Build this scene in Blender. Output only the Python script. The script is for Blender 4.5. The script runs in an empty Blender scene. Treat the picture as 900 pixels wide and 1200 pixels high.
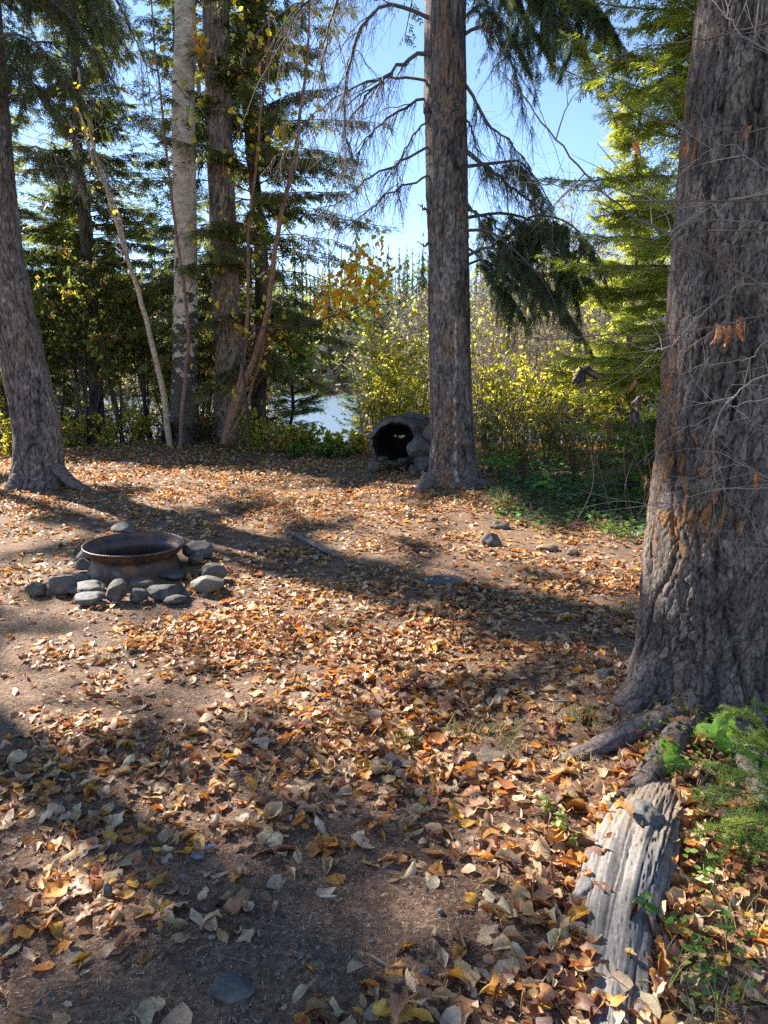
import bpy, math, numpy as np
from math import radians as R_, sin, cos, tan, pi, atan

# ------------------------------------------------------------------ camera, sky, sun, exposure
scene = bpy.context.scene
COL = scene.collection
CAM_H, PITCH, FPX = 1.5, R_(10.6), 832.0          # eye height, downward pitch, focal length in photo pixels
cam_d = bpy.data.cameras.new("camera")
cam_d.sensor_fit = 'VERTICAL'
cam_d.sensor_height = 36.0
cam_d.lens = 36.0 * FPX / 1200.0
cam_d.clip_start, cam_d.clip_end = 0.05, 3000
cam = bpy.data.objects.new("camera", cam_d)
cam.location = (0, 0, CAM_H)
cam.rotation_euler = (pi / 2 - PITCH, 0, 0)
COL.objects.link(cam)
scene.camera = cam

SUN_EL, SUN_AZ = R_(33), R_(-48)                   # azimuth clockwise from +Y (the view direction)
world = bpy.data.worlds.new("World")
scene.world = world
world.use_nodes = True
wn = world.node_tree.nodes
sky = wn.new("ShaderNodeTexSky")
sky.sky_type = 'NISHITA'
sky.sun_disc = False
sky.sun_elevation = SUN_EL
sky.sun_rotation = SUN_AZ
sky.air_density = 0.65
sky.dust_density = 0.0
sky.ozone_density = 1.6
wn["Background"].inputs[1].default_value = 0.092
world.node_tree.links.new(sky.outputs[0], wn["Background"].inputs[0])
S = np.array([sin(SUN_AZ) * cos(SUN_EL), cos(SUN_AZ) * cos(SUN_EL), sin(SUN_EL)])
sd = bpy.data.lights.new("sun", 'SUN')
sd.energy = 5.0
sd.angle = R_(0.53)
sd.color = (1.0, 0.93, 0.82)
sun = bpy.data.objects.new("sun", sd)
from mathutils import Vector
sun.rotation_euler = Vector(-S).to_track_quat('-Z', 'Y').to_euler()
sun.location = (-20, 30, 30)
COL.objects.link(sun)
scene.view_settings.view_transform = 'Standard'
scene.view_settings.look = 'None'
scene.view_settings.gamma = 1.0
scene.view_settings.exposure = 1.95
scene.cycles.use_denoising = False
scene.cycles.max_bounces = 7
scene.cycles.diffuse_bounces = 4
scene.cycles.transmission_bounces = 5
scene.cycles.glossy_bounces = 3
scene.cycles.sample_clamp_indirect = 6
scene.cycles.use_fast_gi = False

# ------------------------------------------------------------------ maths helpers
rng = np.random.default_rng(7)
CP, SP = cos(PITCH), sin(PITCH)

def P(px, py, Y):
    """world point on the photo ray (px,py) at world distance Y"""
    a, b = (px - 450) / FPX, (600 - py) / FPX
    dy, dz = CP + b * SP, -SP + b * CP
    t = Y / dy
    return np.array([a * t, Y, CAM_H + dz * t])

def G(px, py, z=0.0):
    a, b = (px - 450) / FPX, (600 - py) / FPX
    dy, dz = CP + b * SP, -SP + b * CP
    t = (z - CAM_H) / dz
    return np.array([a * t, dy * t, z])

def topx(p):
    d = p[:, 1] * CP - (p[:, 2] - CAM_H) * SP
    u = p[:, 1] * SP + (p[:, 2] - CAM_H) * CP
    d = np.where(d < 0.05, 0.05, d)
    return 450 + FPX * p[:, 0] / d, 600 - FPX * u / d

def hash3(i, j, k, seed):
    h = (i.astype(np.int64) * 374761393 + j.astype(np.int64) * 668265263 + k.astype(np.int64) * 2147483647 + seed * 1274126177) & 0xffffffff
    h = ((h ^ (h >> 13)) * 1274126177) & 0xffffffff
    h = ((h ^ (h >> 16)) * 2246822519) & 0xffffffff
    return ((h ^ (h >> 15)) & 0xffffff) / float(0xffffff)

def vnoise(p, seed=0):
    i = np.floor(p).astype(np.int64)
    f = p - i
    f = f * f * (3 - 2 * f)
    out = 0
    for a in (0, 1):
        for b in (0, 1):
            for c in (0, 1):
                w = (f[:, 0] if a else 1 - f[:, 0]) * (f[:, 1] if b else 1 - f[:, 1]) * (f[:, 2] if c else 1 - f[:, 2])
                out = out + w * hash3(i[:, 0] + a, i[:, 1] + b, i[:, 2] + c, seed)
    return out * 2 - 1

def fbm(p, seed=0, octv=4):
    s, a = 0, 1.0
    for o in range(octv):
        s = s + a * vnoise(p * 2 ** o + 17.3 * o, seed + o)
        a *= 0.5
    return s

def n2(x, y, sc, seed):
    return vnoise(np.stack([x * sc, y * sc, np.zeros_like(x)], 1), seed)

def voro(u, v, seed=0, wrap=None):
    """F1, F2, cell random for a jittered grid in (u,v)"""
    iu, iv = np.floor(u).astype(np.int64), np.floor(v).astype(np.int64)
    f1 = np.full(u.shape, 9.0); f2 = np.full(u.shape, 9.0); cid = np.zeros(u.shape)
    for a in (-1, 0, 1):
        for b in (-1, 0, 1):
            cu, cv = iu + a, iv + b
            hu = cu % wrap if wrap else cu
            z = np.zeros_like(cu)
            pu = cu + hash3(hu, cv, z, seed)
            pv = cv + hash3(hu, cv, z, seed + 5)
            d = np.hypot(pu - u, pv - v)
            c = hash3(hu, cv, z, seed + 9)
            nearer = d < f1
            f2 = np.where(nearer, f1, np.minimum(f2, d))
            cid = np.where(nearer, c, cid)
            f1 = np.where(nearer, d, f1)
    return f1, f2, cid

def sstep(a, b, x):
    t = np.clip((x - a) / (b - a), 0, 1)
    return t * t * (3 - 2 * t)

def gz(x, y):
    """ground height"""
    x = np.atleast_1d(np.asarray(x, float)); y = np.atleast_1d(np.asarray(y, float))
    z = 0.035 * n2(x, y, 0.7, 3) + 0.014 * n2(x, y, 2.6, 4)
    z = z + 0.0035 * n2(x, y, 11, 5) * (y < 12)
    z = z + 0.10 * np.exp(-((x - 1.4) ** 2 + (y - 3.0) ** 2) / 0.5)
    z = z + 0.10 * np.exp(-((x - 1.0) ** 2 + (y - 9.8) ** 2) / 0.9)
    z = z + 0.06 * np.exp(-((x + 4.7) ** 2 + (y - 9.9) ** 2) / 1.5)
    z = z + 0.18 * np.exp(-((x + 4.2) ** 2 + (y - 15.3) ** 2) / 3.5)
    edge = 16.3 + 0.8 * n2(x, y, 0.15, 8)
    z = z - 1.9 * sstep(edge, edge + 8, y)
    z = z + 3.2 * sstep(112, 124, y) + 26 * sstep(120, 330, y) + 1.5 * n2(x, y, 0.02, 9) * sstep(118, 140, y)
    return z

def g1(x, y):
    return float(gz(x, y)[0])

def nrm(v):
    return v / np.maximum(np.linalg.norm(v, axis=-1, keepdims=True), 1e-9)

# ------------------------------------------------------------------ mesh building
class MB:
    def __init__(s):
        s.v, s.f, s.c, s.n, s.sm = [], [], [], 0, []
    def add(s, v, f, c, smooth=False):
        v = np.asarray(v, float).reshape(-1, 3)
        f = np.asarray(f, np.int64)
        c = np.asarray(c, float)
        if c.ndim == 1: c = np.tile(c, (len(v), 1))
        if c.shape[1] == 3: c = np.concatenate([c, np.ones((len(c), 1))], 1)
        s.v.append(v); s.f.append((f + s.n)); s.c.append(c); s.sm.append(smooth); s.n += len(v)
    def tube(s, pts, rad, n=8, col=(.1, .08, .07), smooth=True, cap=True):
        pts = np.asarray(pts, float); rad = np.broadcast_to(np.asarray(rad, float), (len(pts),))
        t = nrm(np.gradient(pts, axis=0))
        ref = np.array([0, 0, 1.0]) if abs(t[0, 2]) < 0.8 else np.array([1.0, 0, 0])
        ex = nrm(np.cross(t, ref)); ey = np.cross(t, ex)
        a = np.arange(n) * 2 * pi / n
        ring = pts[:, None] + rad[:, None, None] * (np.cos(a)[None, :, None] * ex[:, None] + np.sin(a)[None, :, None] * ey[:, None])
        m = len(pts)
        i, j = np.meshgrid(np.arange(m - 1), np.arange(n), indexing='ij')
        j2 = (j + 1) % n
        q = np.stack([i * n + j, i * n + j2, (i + 1) * n + j2, (i + 1) * n + j], -1).reshape(-1, 4)
        s.add(ring, q, col, smooth)
        if cap and n <= 12:
            base = s.n - m * n
            if n == 3: s.f.append(np.array([[base + (m - 1) * n, base + (m - 1) * n + 1, base + (m - 1) * n + 2]])); s.sm.append(False); s.v.append(np.zeros((0, 3))); s.c.append(np.zeros((0, 4)))
            else:
                tip = pts[-1] + t[-1] * rad[-1] * 0.6
                s.add([tip], np.zeros((0, 3)), np.array(col)[:3] if np.ndim(col) == 1 else col[-1][:3], smooth)
                k = np.arange(n)
                s.f.append(np.stack([base + (m - 1) * n + k, base + (m - 1) * n + (k + 1) % n, np.full(n, s.n - 1)], 1)); s.sm.append(smooth)
                s.v.append(np.zeros((0, 3))); s.c.append(np.zeros((0, 4)))
    def segs(s, p0, p1, r0, r1, col):
        """batch of three-sided tapering twigs"""
        p0, p1 = np.asarray(p0, float), np.asarray(p1, float)
        N = len(p0)
        if N == 0: return
        r0 = np.broadcast_to(r0, (N,)); r1 = np.broadcast_to(r1, (N,))
        t = nrm(p1 - p0)
        ref = np.where(np.abs(t[:, 2:3]) > 0.8, np.array([[1., 0, 0]]), np.array([[0, 0, 1.]]))
        ex = nrm(np.cross(t, ref)); ey = np.cross(t, ex)
        vs = []
        for p, r in ((p0, r0), (p1, r1)):
            for k in range(3):
                a = k * 2 * pi / 3
                vs.append(p + r[:, None] * (cos(a) * ex + sin(a) * ey))
        V = np.stack(vs, 1)
        q = np.array([[0, 1, 4, 3], [1, 2, 5, 4], [2, 0, 3, 5]])
        F = (np.arange(N)[:, None, None] * 6 + q[None]).reshape(-1, 4)
        c = np.asarray(col, float)
        if c.ndim == 2: c = np.repeat(c, 6, 0)
        s.add(V, F, c, True)
    def inst(s, T, F, pos, ex, ez, sc, col, tcol=None):
        """copies of template T placed with x axis ex and rough up ez"""
        N, M = len(pos), len(T)
        if N == 0: return
        ex = nrm(ex); ey = nrm(np.cross(ez, ex)); ez = np.cross(ex, ey)
        sc = np.broadcast_to(sc, (N,))
        V = pos[:, None] + sc[:, None, None] * (T[None, :, 0:1] * ex[:, None] + T[None, :, 1:2] * ey[:, None] + T[None, :, 2:3] * ez[:, None])
        FF = (np.arange(N)[:, None, None] * M + F[None]).reshape(-1, F.shape[1])
        c = np.repeat(np.asarray(col, float)[:, :3], M, 0)
        if tcol is not None: c = c * np.tile(tcol[:, None], (N, 1))
        s.add(V, FF, c)
    def leaves(s, pos, ax, up, size, wr, col, curl, fold, nu=6, nv=3, rg=None, pointy=0.75):
        rg = rg or rng
        N = len(pos)
        if N == 0: return
        ax = nrm(ax); ey = nrm(np.cross(up, ax)); ez = np.cross(ax, ey)
        u = np.linspace(0, 1, nu)
        w = np.sin(pi * np.clip(u, 0.02, 0.985) ** pointy) ** 0.85
        vv = np.linspace(-1, 1, nv)
        size = np.broadcast_to(size, (N,)); wr = np.broadcast_to(wr, (N,)); curl = np.broadcast_to(curl, (N,)); fold = np.broadcast_to(fold, (N,))
        ang = curl[:, None] * (u[None] - 0.35) * (1 + .3 * rg.normal(size=(N, 1)))
        dx = np.cos(ang); dz = np.sin(ang)
        X = np.concatenate([np.zeros((N, 1)), np.cumsum((dx[:, 1:] + dx[:, :-1]) / 2, 1)], 1) / (nu - 1)
        Z = np.concatenate([np.zeros((N, 1)), np.cumsum((dz[:, 1:] + dz[:, :-1]) / 2, 1)], 1) / (nu - 1)
        wid = w[None] * wr[:, None] * 0.5 * (1 + 0.12 * rg.normal(size=(N, nu)))
        y = wid[:, :, None] * vv[None, None]
        a2 = fold[:, None, None] * np.abs(vv)[None, None]
        Yl = y * np.cos(a2)
        Zl = Z[:, :, None] + np.abs(y) * np.sin(a2) + 0.05 * rg.normal(size=(N, nu, nv)) * np.abs(vv)[None, None]
        Xl = np.broadcast_to(X[:, :, None], Yl.shape) + 0.02 * rg.normal(size=(N, nu, nv))
        V = pos[:, None, None] + size[:, None, None, None] * (Xl[..., None] * ax[:, None, None] + Yl[..., None] * ey[:, None, None] + Zl[..., None] * ez[:, None, None])
        i, j = np.meshgrid(np.arange(nu - 1), np.arange(nv - 1), indexing='ij')
        q = np.stack([i * nv + j, (i + 1) * nv + j, (i + 1) * nv + j + 1, i * nv + j + 1], -1).reshape(-1, 4)
        F = (np.arange(N)[:, None, None] * (nu * nv) + q[None]).reshape(-1, 4)
        c = np.repeat(np.asarray(col)[:, None, :3], nu * nv, 1)
        c = c * (1 + 0.12 * rg.normal(size=(N, nu * nv, 1)))
        al = np.tile(np.abs(vv)[None, None], (N, nu, 1)).reshape(N, -1, 1)
        c = np.clip(np.concatenate([c, al], 2), 0, 1)
        s.add(V, F, c.reshape(-1, 4), True)
    def kites(s, pos, ax, up, size, wr, col):
        """cheap small leaves: four vertices folded along the midrib"""
        T = np.array([[0, 0, 0], [.45, .5, .12], [1, 0, -.05], [.45, -.5, .12]])
        T = T * np.array([1, wr, 1])
        s.inst(T, np.array([[0, 1, 2, 2], [0, 2, 3, 3]])[:, :3] if False else np.array([[0, 1, 2], [0, 2, 3]]), pos, ax, up, size, col)
    def mesh(s, name, mats):
        me = bpy.data.meshes.new(name)
        V = np.concatenate(s.v) if s.v else np.zeros((0, 3))
        C = np.concatenate(s.c)
        fs = [(f, sm) for f, sm in zip(s.f, s.sm) if len(f)]
        loops = np.concatenate([f.reshape(-1) for f, _ in fs])
        tot = np.concatenate([np.full(len(f), f.shape[1]) for f, _ in fs])
        smo = np.concatenate([np.full(len(f), sm) for f, sm in fs])
        start = np.concatenate([[0], np.cumsum(tot)[:-1]])
        me.vertices.add(len(V)); me.vertices.foreach_set("co", V.astype(np.float32).ravel())
        me.loops.add(len(loops)); me.loops.foreach_set("vertex_index", loops.astype(np.int32))
        me.polygons.add(len(tot))
        me.polygons.foreach_set("loop_start", start.astype(np.int32))
        me.polygons.foreach_set("loop_total", tot.astype(np.int32))
        me.polygons.foreach_set("use_smooth", smo.astype(bool))
        at = me.color_attributes.new("col", 'FLOAT_COLOR', 'POINT')
        at.data.foreach_set("color", np.clip(C, 0, 1).astype(np.float32).ravel())
        me.update(calc_edges=True)
        for m in (mats if isinstance(mats, (list, tuple)) else [mats]): me.materials.append(m)
        return me
    def obj(s, name, mat, parent=None, origin=None):
        if origin is not None:
            o3 = np.asarray(origin, float)
            s.v = [v - o3 if len(v) else v for v in s.v]
        o = bpy.data.objects.new(name, s.mesh(name, mat))
        COL.objects.link(o)
        if parent is not None: o.parent = parent
        elif origin is not None: o.location = origin
        return o

def tag(o, label=None, cat=None, group=None, kind=None):
    if label: o['label'] = label
    if cat: o['category'] = cat
    if group: o['group'] = group
    if kind: o['kind'] = kind
    return o

def empty(name, loc, label=None, cat=None, group=None, rz=0):
    o = bpy.data.objects.new(name, None)
    o.empty_display_size = 0.1
    o.location = tuple(float(a) for a in loc); o.rotation_euler = (0, 0, rz)
    COL.objects.link(o)
    return tag(o, label, cat, group)

def copy_tree(o, parent=None):
    c = o.copy(); COL.objects.link(c)
    if parent is not None: c.parent = parent
    for ch in list(o.children): copy_tree(ch, c)
    return c

# ------------------------------------------------------------------ materials
def newmat(name):
    m = bpy.data.materials.new(name); m.use_nodes = True
    nt = m.node_tree; nt.nodes.clear()
    out = nt.nodes.new("ShaderNodeOutputMaterial")
    return m, nt, nt.nodes.new, nt.links.new, out

def mix_col(nt, fac, a, b, mode='MIX'):
    n = nt.nodes.new("ShaderNodeMix"); n.data_type = 'RGBA'; n.blend_type = mode
    for sock, val in ((n.inputs[0], fac), (n.inputs[6], a), (n.inputs[7], b)):
        if hasattr(val, 'is_output') or isinstance(val, bpy.types.NodeSocket): nt.links.new(val, sock)
        elif isinstance(val, (int, float)): sock.default_value = val
        else: sock.default_value = (*val[:3], 1)
    return n.outputs[2]

def noise(nt, scale, detail=4, rough=0.6, vec=None, stretch=None):
    n = nt.nodes.new("ShaderNodeTexNoise"); n.inputs['Scale'].default_value = scale
    n.inputs['Detail'].default_value = detail; n.inputs['Roughness'].default_value = rough
    if vec is None: vec = nt.nodes.new("ShaderNodeNewGeometry").outputs['Position']
    if stretch:
        mp = nt.nodes.new("ShaderNodeMapping"); mp.inputs['Scale'].default_value = stretch
        nt.links.new(vec, mp.inputs['Vector']); vec = mp.outputs[0]
    nt.links.new(vec, n.inputs['Vector'])
    return n.outputs[0]

def ramp(nt, val, stops):
    r = nt.nodes.new("ShaderNodeValToRGB")
    els = r.color_ramp.elements
    while len(els) < len(stops): els.new(0.5)
    for e, (p, c) in zip(els, stops):
        e.position = p; e.color = (*((c, c, c) if isinstance(c, (int, float)) else c), 1)
    nt.links.new(val, r.inputs[0])
    return r.outputs[0]

def bump(nt, h, strength, dist, prev=None):
    b = nt.nodes.new("ShaderNodeBump"); b.inputs['Strength'].default_value = strength; b.inputs['Distance'].default_value = dist
    nt.links.new(h, b.inputs['Height'])
    if prev is not None: nt.links.new(prev, b.inputs['Normal'])
    return b.outputs[0]

def m_leaf(name, transl=0.45, rough=0.5, spec=0.25, vein=True, tcol=(1.25, 1.1, .7), nsc=60):
    m, nt, N, L, out = newmat(name)
    a = N("ShaderNodeAttribute"); a.attribute_name = "col"
    nz = ramp(nt, noise(nt, nsc, 3), [(0.3, 0.72), (0.7, 1.15)])
    col = mix_col(nt, 1.0, a.outputs['Color'], nz, 'MULTIPLY')
    if vein:
        v = ramp(nt, a.outputs['Alpha'], [(0.0, 1.18), (0.10, 0.95), (0.8, 1.0), (1.0, 0.8)])
        col = mix_col(nt, 1.0, col, v, 'MULTIPLY')
    p = N("ShaderNodeBsdfPrincipled"); p.inputs['Roughness'].default_value = rough
    p.inputs['Specular IOR Level'].default_value = spec
    L(col, p.inputs['Base Color'])
    if vein:
        L(bump(nt, noise(nt, 160, 2), 0.5, 0.002), p.inputs['Normal'])
    t = N("ShaderNodeBsdfTranslucent")
    L(mix_col(nt, 1.0, col, tcol, 'MULTIPLY'), t.inputs[0])
    mx = N("ShaderNodeMixShader"); mx.inputs[0].default_value = transl
    L(p.outputs[0], mx.inputs[1]); L(t.outputs[0], mx.inputs[2]); L(mx.outputs[0], out.inputs[0])
    return m

def m_bark(name, sc=18, stretch=(1, 1, .25), bs=0.8, bd=0.01, rough=0.85, lichen=0.0):
    m, nt, N, L, out = newmat(name)
    a = N("ShaderNodeAttribute"); a.attribute_name = "col"
    oc = N("ShaderNodeTexCoord").outputs['Object']
    n1 = noise(nt, sc, 6, 0.7, oc, stretch)
    n2_ = noise(nt, sc * 4, 4, 0.7, oc, stretch)
    n3 = noise(nt, 2.3, 3, 0.6, oc)
    col = mix_col(nt, 1.0, a.outputs['Color'], ramp(nt, n1, [(0.32, 0.38), (0.5, 0.95), (0.72, 1.5)]), 'MULTIPLY')
    col = mix_col(nt, 1.0, col, ramp(nt, n2_, [(0.3, 0.62), (0.7, 1.3)]), 'MULTIPLY')
    col = mix_col(nt, 1.0, col, ramp(nt, n3, [(0.3, (0.85, 0.8, 0.8)), (0.7, (1.15, 1.08, 1.0))]), 'MULTIPLY')
    if lichen:
        lm = ramp(nt, noise(nt, 9, 6, 0.75, oc), [(0.60, 0.0), (0.68, lichen)])
        col = mix_col(nt, lm, col, (0.30, 0.32, 0.26))
    p = N("ShaderNodeBsdfPrincipled"); p.inputs['Roughness'].default_value = rough
    p.inputs['Specular IOR Level'].default_value = 0.2
    L(col, p.inputs['Base Color'])
    b = bump(nt, n1, bs, bd); b = bump(nt, n2_, bs * .7, bd * .35, b)
    L(b, p.inputs['Normal']); L(p.outputs[0], out.inputs[0])
    return m

def m_plain(name, rough=0.8, var=0.25, sc=30, bd=0.002, spec=0.3):
    m, nt, N, L, out = newmat(name)
    a = N("ShaderNodeAttribute"); a.attribute_name = "col"
    oc = N("ShaderNodeTexCoord").outputs['Object']
    n1 = noise(nt, sc, 5, 0.65, oc)
    col = mix_col(nt, 1.0, a.outputs['Color'], ramp(nt, n1, [(0.3, 1 - var), (0.7, 1 + var)]), 'MULTIPLY')
    p = N("ShaderNodeBsdfPrincipled"); p.inputs['Roughness'].default_value = rough
    p.inputs['Specular IOR Level'].default_value = spec
    L(col, p.inputs['Base Color']); L(bump(nt, n1, 0.7, bd), p.inputs['Normal']); L(p.outputs[0], out.inputs[0])
    return m

def m_ground():
    m, nt, N, L, out = newmat("forest_duff")
    n1 = noise(nt, 1.3, 5, 0.6); n2_ = noise(nt, 55, 6, 0.75); n3 = noise(nt, 240, 3, 0.7); n4 = noise(nt, 9, 5, 0.7)
    col = ramp(nt, n2_, [(0.30, (0.034, 0.023, 0.016)), (0.44, (0.13, 0.086, 0.058)), (0.55, (0.235, 0.158, 0.105)), (0.70, (0.46, 0.33, 0.22))])
    col = mix_col(nt, ramp(nt, n3, [(0.52, 0.0), (0.66, 0.8)]), col, (0.27, 0.15, 0.09))
    col = mix_col(nt, 1.0, col, ramp(nt, n1, [(0.3, (0.75, 0.75, 0.8)), (0.7, (1.2, 1.1, 1.0))]), 'MULTIPLY')
    col = mix_col(nt, 1.0, col, ramp(nt, n4, [(0.3, 0.65), (0.7, 1.2)]), 'MULTIPLY')
    p = N("ShaderNodeBsdfPrincipled"); p.inputs['Roughness'].default_value = 0.9; p.inputs['Specular IOR Level'].default_value = 0.2
    L(col, p.inputs['Base Color'])
    b = bump(nt, n4, 0.8, 0.02); b = bump(nt, n2_, 1.0, 0.008, b); b = bump(nt, n3, 1.0, 0.003, b)
    L(b, p.inputs['Normal']); L(p.outputs[0], out.inputs[0])
    return m

def m_birch():
    m, nt, N, L, out = newmat("birch_bark")
    oc = N("ShaderNodeTexCoord").outputs['Object']
    a = N("ShaderNodeAttribute"); a.attribute_name = "col"
    sx = N("ShaderNodeSeparateXYZ"); L(oc, sx.inputs[0])
    lent = noise(nt, 9, 4, 0.6, oc, (1, 1, 7))
    fine = noise(nt, 30, 4, 0.6, oc, (1, 1, 4))
    blot = noise(nt, 4.2, 5, 0.6, oc, (1.0, 1.0, 1.6))
    col = mix_col(nt, 1.0, a.outputs['Color'], ramp(nt, fine, [(0.3, (0.78, 0.74, 0.7)), (0.7, (1.1, 1.07, 1.05))]), 'MULTIPLY')
    col = mix_col(nt, 1.0, col, ramp(nt, noise(nt, 4, 5, 0.7, oc, (1, 1, 1.6)), [(0.35, (0.55, 0.5, 0.47)), (0.6, (1.15, 1.12, 1.1))]), 'MULTIPLY')
    col = mix_col(nt, ramp(nt, lent, [(0.58, 0.0), (0.64, 0.85)]), col, (0.06, 0.045, 0.04))
    # dark, rough bark low on the trunk: amount by height, outline by noise
    mr = N("ShaderNodeMapRange"); L(sx.outputs[2], mr.inputs[0])
    mr.inputs[1].default_value = 0.4; mr.inputs[2].default_value = 4.2; mr.inputs[3].default_value = 0.17; mr.inputs[4].default_value = -0.13
    ad = N("ShaderNodeMath"); ad.operation = 'ADD'; L(blot, ad.inputs[0]); L(mr.outputs[0], ad.inputs[1])
    mask = ramp(nt, ad.outputs[0], [(0.50, 0.0), (0.53, 1.0)])
    col = mix_col(nt, mask, col, mix_col(nt, ramp(nt, fine, [(0.45, 0.0), (0.6, 1.0)]), (0.015, 0.013, 0.012), (0.16, 0.14, 0.12)))
    p = N("ShaderNodeBsdfPrincipled"); p.inputs['Roughness'].default_value = 0.7; p.inputs['Specular IOR Level'].default_value = 0.25
    L(col, p.inputs['Base Color'])
    b = bump(nt, fine, 0.6, 0.01); b = bump(nt, mask, 0.8, 0.015, b)
    L(b, p.inputs['Normal']); L(p.outputs[0], out.inputs[0])
    return m

def m_rust():
    m, nt, N, L, out = newmat("rusted_steel")
    oc = N("ShaderNodeTexCoord").outputs['Object']
    a = N("ShaderNodeAttribute"); a.attribute_name = "col"
    n1 = noise(nt, 9, 6, 0.7, oc); n2_ = noise(nt, 60, 5, 0.7, oc)
    col = mix_col(nt, ramp(nt, n1, [(0.42, 0.0), (0.62, 0.8)]), a.outputs['Color'], (0.22, 0.095, 0.045))
    col = mix_col(nt, 1.0, col, ramp(nt, n2_, [(0.3, 0.55), (0.7, 1.35)]), 'MULTIPLY')
    p = N("ShaderNodeBsdfPrincipled"); p.inputs['Roughness'].default_value = 0.55; p.inputs['Metallic'].default_value = 0.35
    L(col, p.inputs['Base Color']); L(ramp(nt, n2_, [(0.3, 0.35), (0.7, 0.75)]), p.inputs['Roughness'])
    L(bump(nt, n2_, 0.6, 0.003), p.inputs['Normal']); L(p.outputs[0], out.inputs[0])
    return m

def m_stone(name="field_stone"):
    m, nt, N, L, out = newmat(name)
    oc = N("ShaderNodeTexCoord").outputs['Object']
    oi = N("ShaderNodeObjectInfo")
    a = N("ShaderNodeAttribute"); a.attribute_name = "col"
    n1 = noise(nt, 14, 6, 0.7, oc); n2_ = noise(nt, 90, 5, 0.75, oc); n3 = noise(nt, 5, 4, 0.6, oc)
    col = mix_col(nt, 1.0, a.outputs['Color'], ramp(nt, n1, [(0.3, 0.5), (0.55, 1.0), (0.75, 1.5)]), 'MULTIPLY')
    col = mix_col(nt, ramp(nt, n3, [(0.5, 0.0), (0.62, 0.6)]), col, (0.16, 0.13, 0.105))
    col = mix_col(nt, 1.0, col, ramp(nt, n2_, [(0.3, 0.65), (0.7, 1.3)]), 'MULTIPLY')
    p = N("ShaderNodeBsdfPrincipled"); p.inputs['Roughness'].default_value = 0.75
    L(col, p.inputs['Base Color'])
    b = bump(nt, n1, 0.6, 0.01); b = bump(nt, n2_, 0.5, 0.002, b)
    L(b, p.inputs['Normal']); L(p.outputs[0], out.inputs[0])
    return m

def m_water():
    m, nt, N, L, out = newmat("pond_water")
    p = N("ShaderNodeBsdfPrincipled")
    p.inputs['Base Color'].default_value = (0.12, 0.17, 0.22, 1)
    p.inputs['Roughness'].default_value = 0.35
    p.inputs['IOR'].default_value = 1.33
    n1 = noise(nt, 1.6, 5, 0.65, None, (.5, 1.4, 1))
    L(bump(nt, n1, 0.6, 0.2), p.inputs['Normal']); L(p.outputs[0], out.inputs[0])
    return m

M_LEAF = m_leaf("fallen_leaf_tissue", 0.30, 0.5, 0.3, tcol=(1.3, 1.05, .72))
M_GREEN = m_leaf("green_leaf_tissue", 0.5, 0.45, 0.3, vein=True, tcol=(1.3, 1.45, .6))
M_FOL = m_leaf("small_leaf_tissue", 0.62, 0.6, 0.15, vein=False, tcol=(1.5, 1.45, .7))
M_NEED = m_leaf("conifer_needles", 0.5, 0.55, 0.2, vein=False, tcol=(1.5, 1.6, .6), nsc=8)
M_SPRUCE = m_bark("spruce_bark", 45, (1, 1, .45), 0.9, 0.008)
M_OLD = m_bark("old_spruce_bark", 70, (1, 1, .7), 1.0, 0.005, 0.85, 0.3)
M_TWIG = m_plain("twig_bark", 0.8, 0.3, 25, 0.002)
M_SAP = m_bark("sapling_bark", 22, (1, 1, .8), 0.5, 0.004)
M_BIRCH = m_birch()
M_GROUND = m_ground()
M_RUST = m_rust()
M_STONE = m_stone()
M_WOOD = m_plain("weathered_wood", 0.75, 0.28, 70, 0.0015)
M_CHAR = m_bark("charred_wood", 14, (1, 1, 1), 1.0, 0.03, 0.9)
M_WATER = m_water()
M_SUNNEED = m_leaf("sunlit_conifer_needles", 0.5, 0.55, 0.2, vein=False, tcol=(1.6, 1.6, .5), nsc=8)  # lit copy of the conifer needles, sun glow put into the transmitted tint
M_STRAW = m_leaf("dry_grass_tissue", 0.4, 0.6, 0.2, vein=False)

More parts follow.
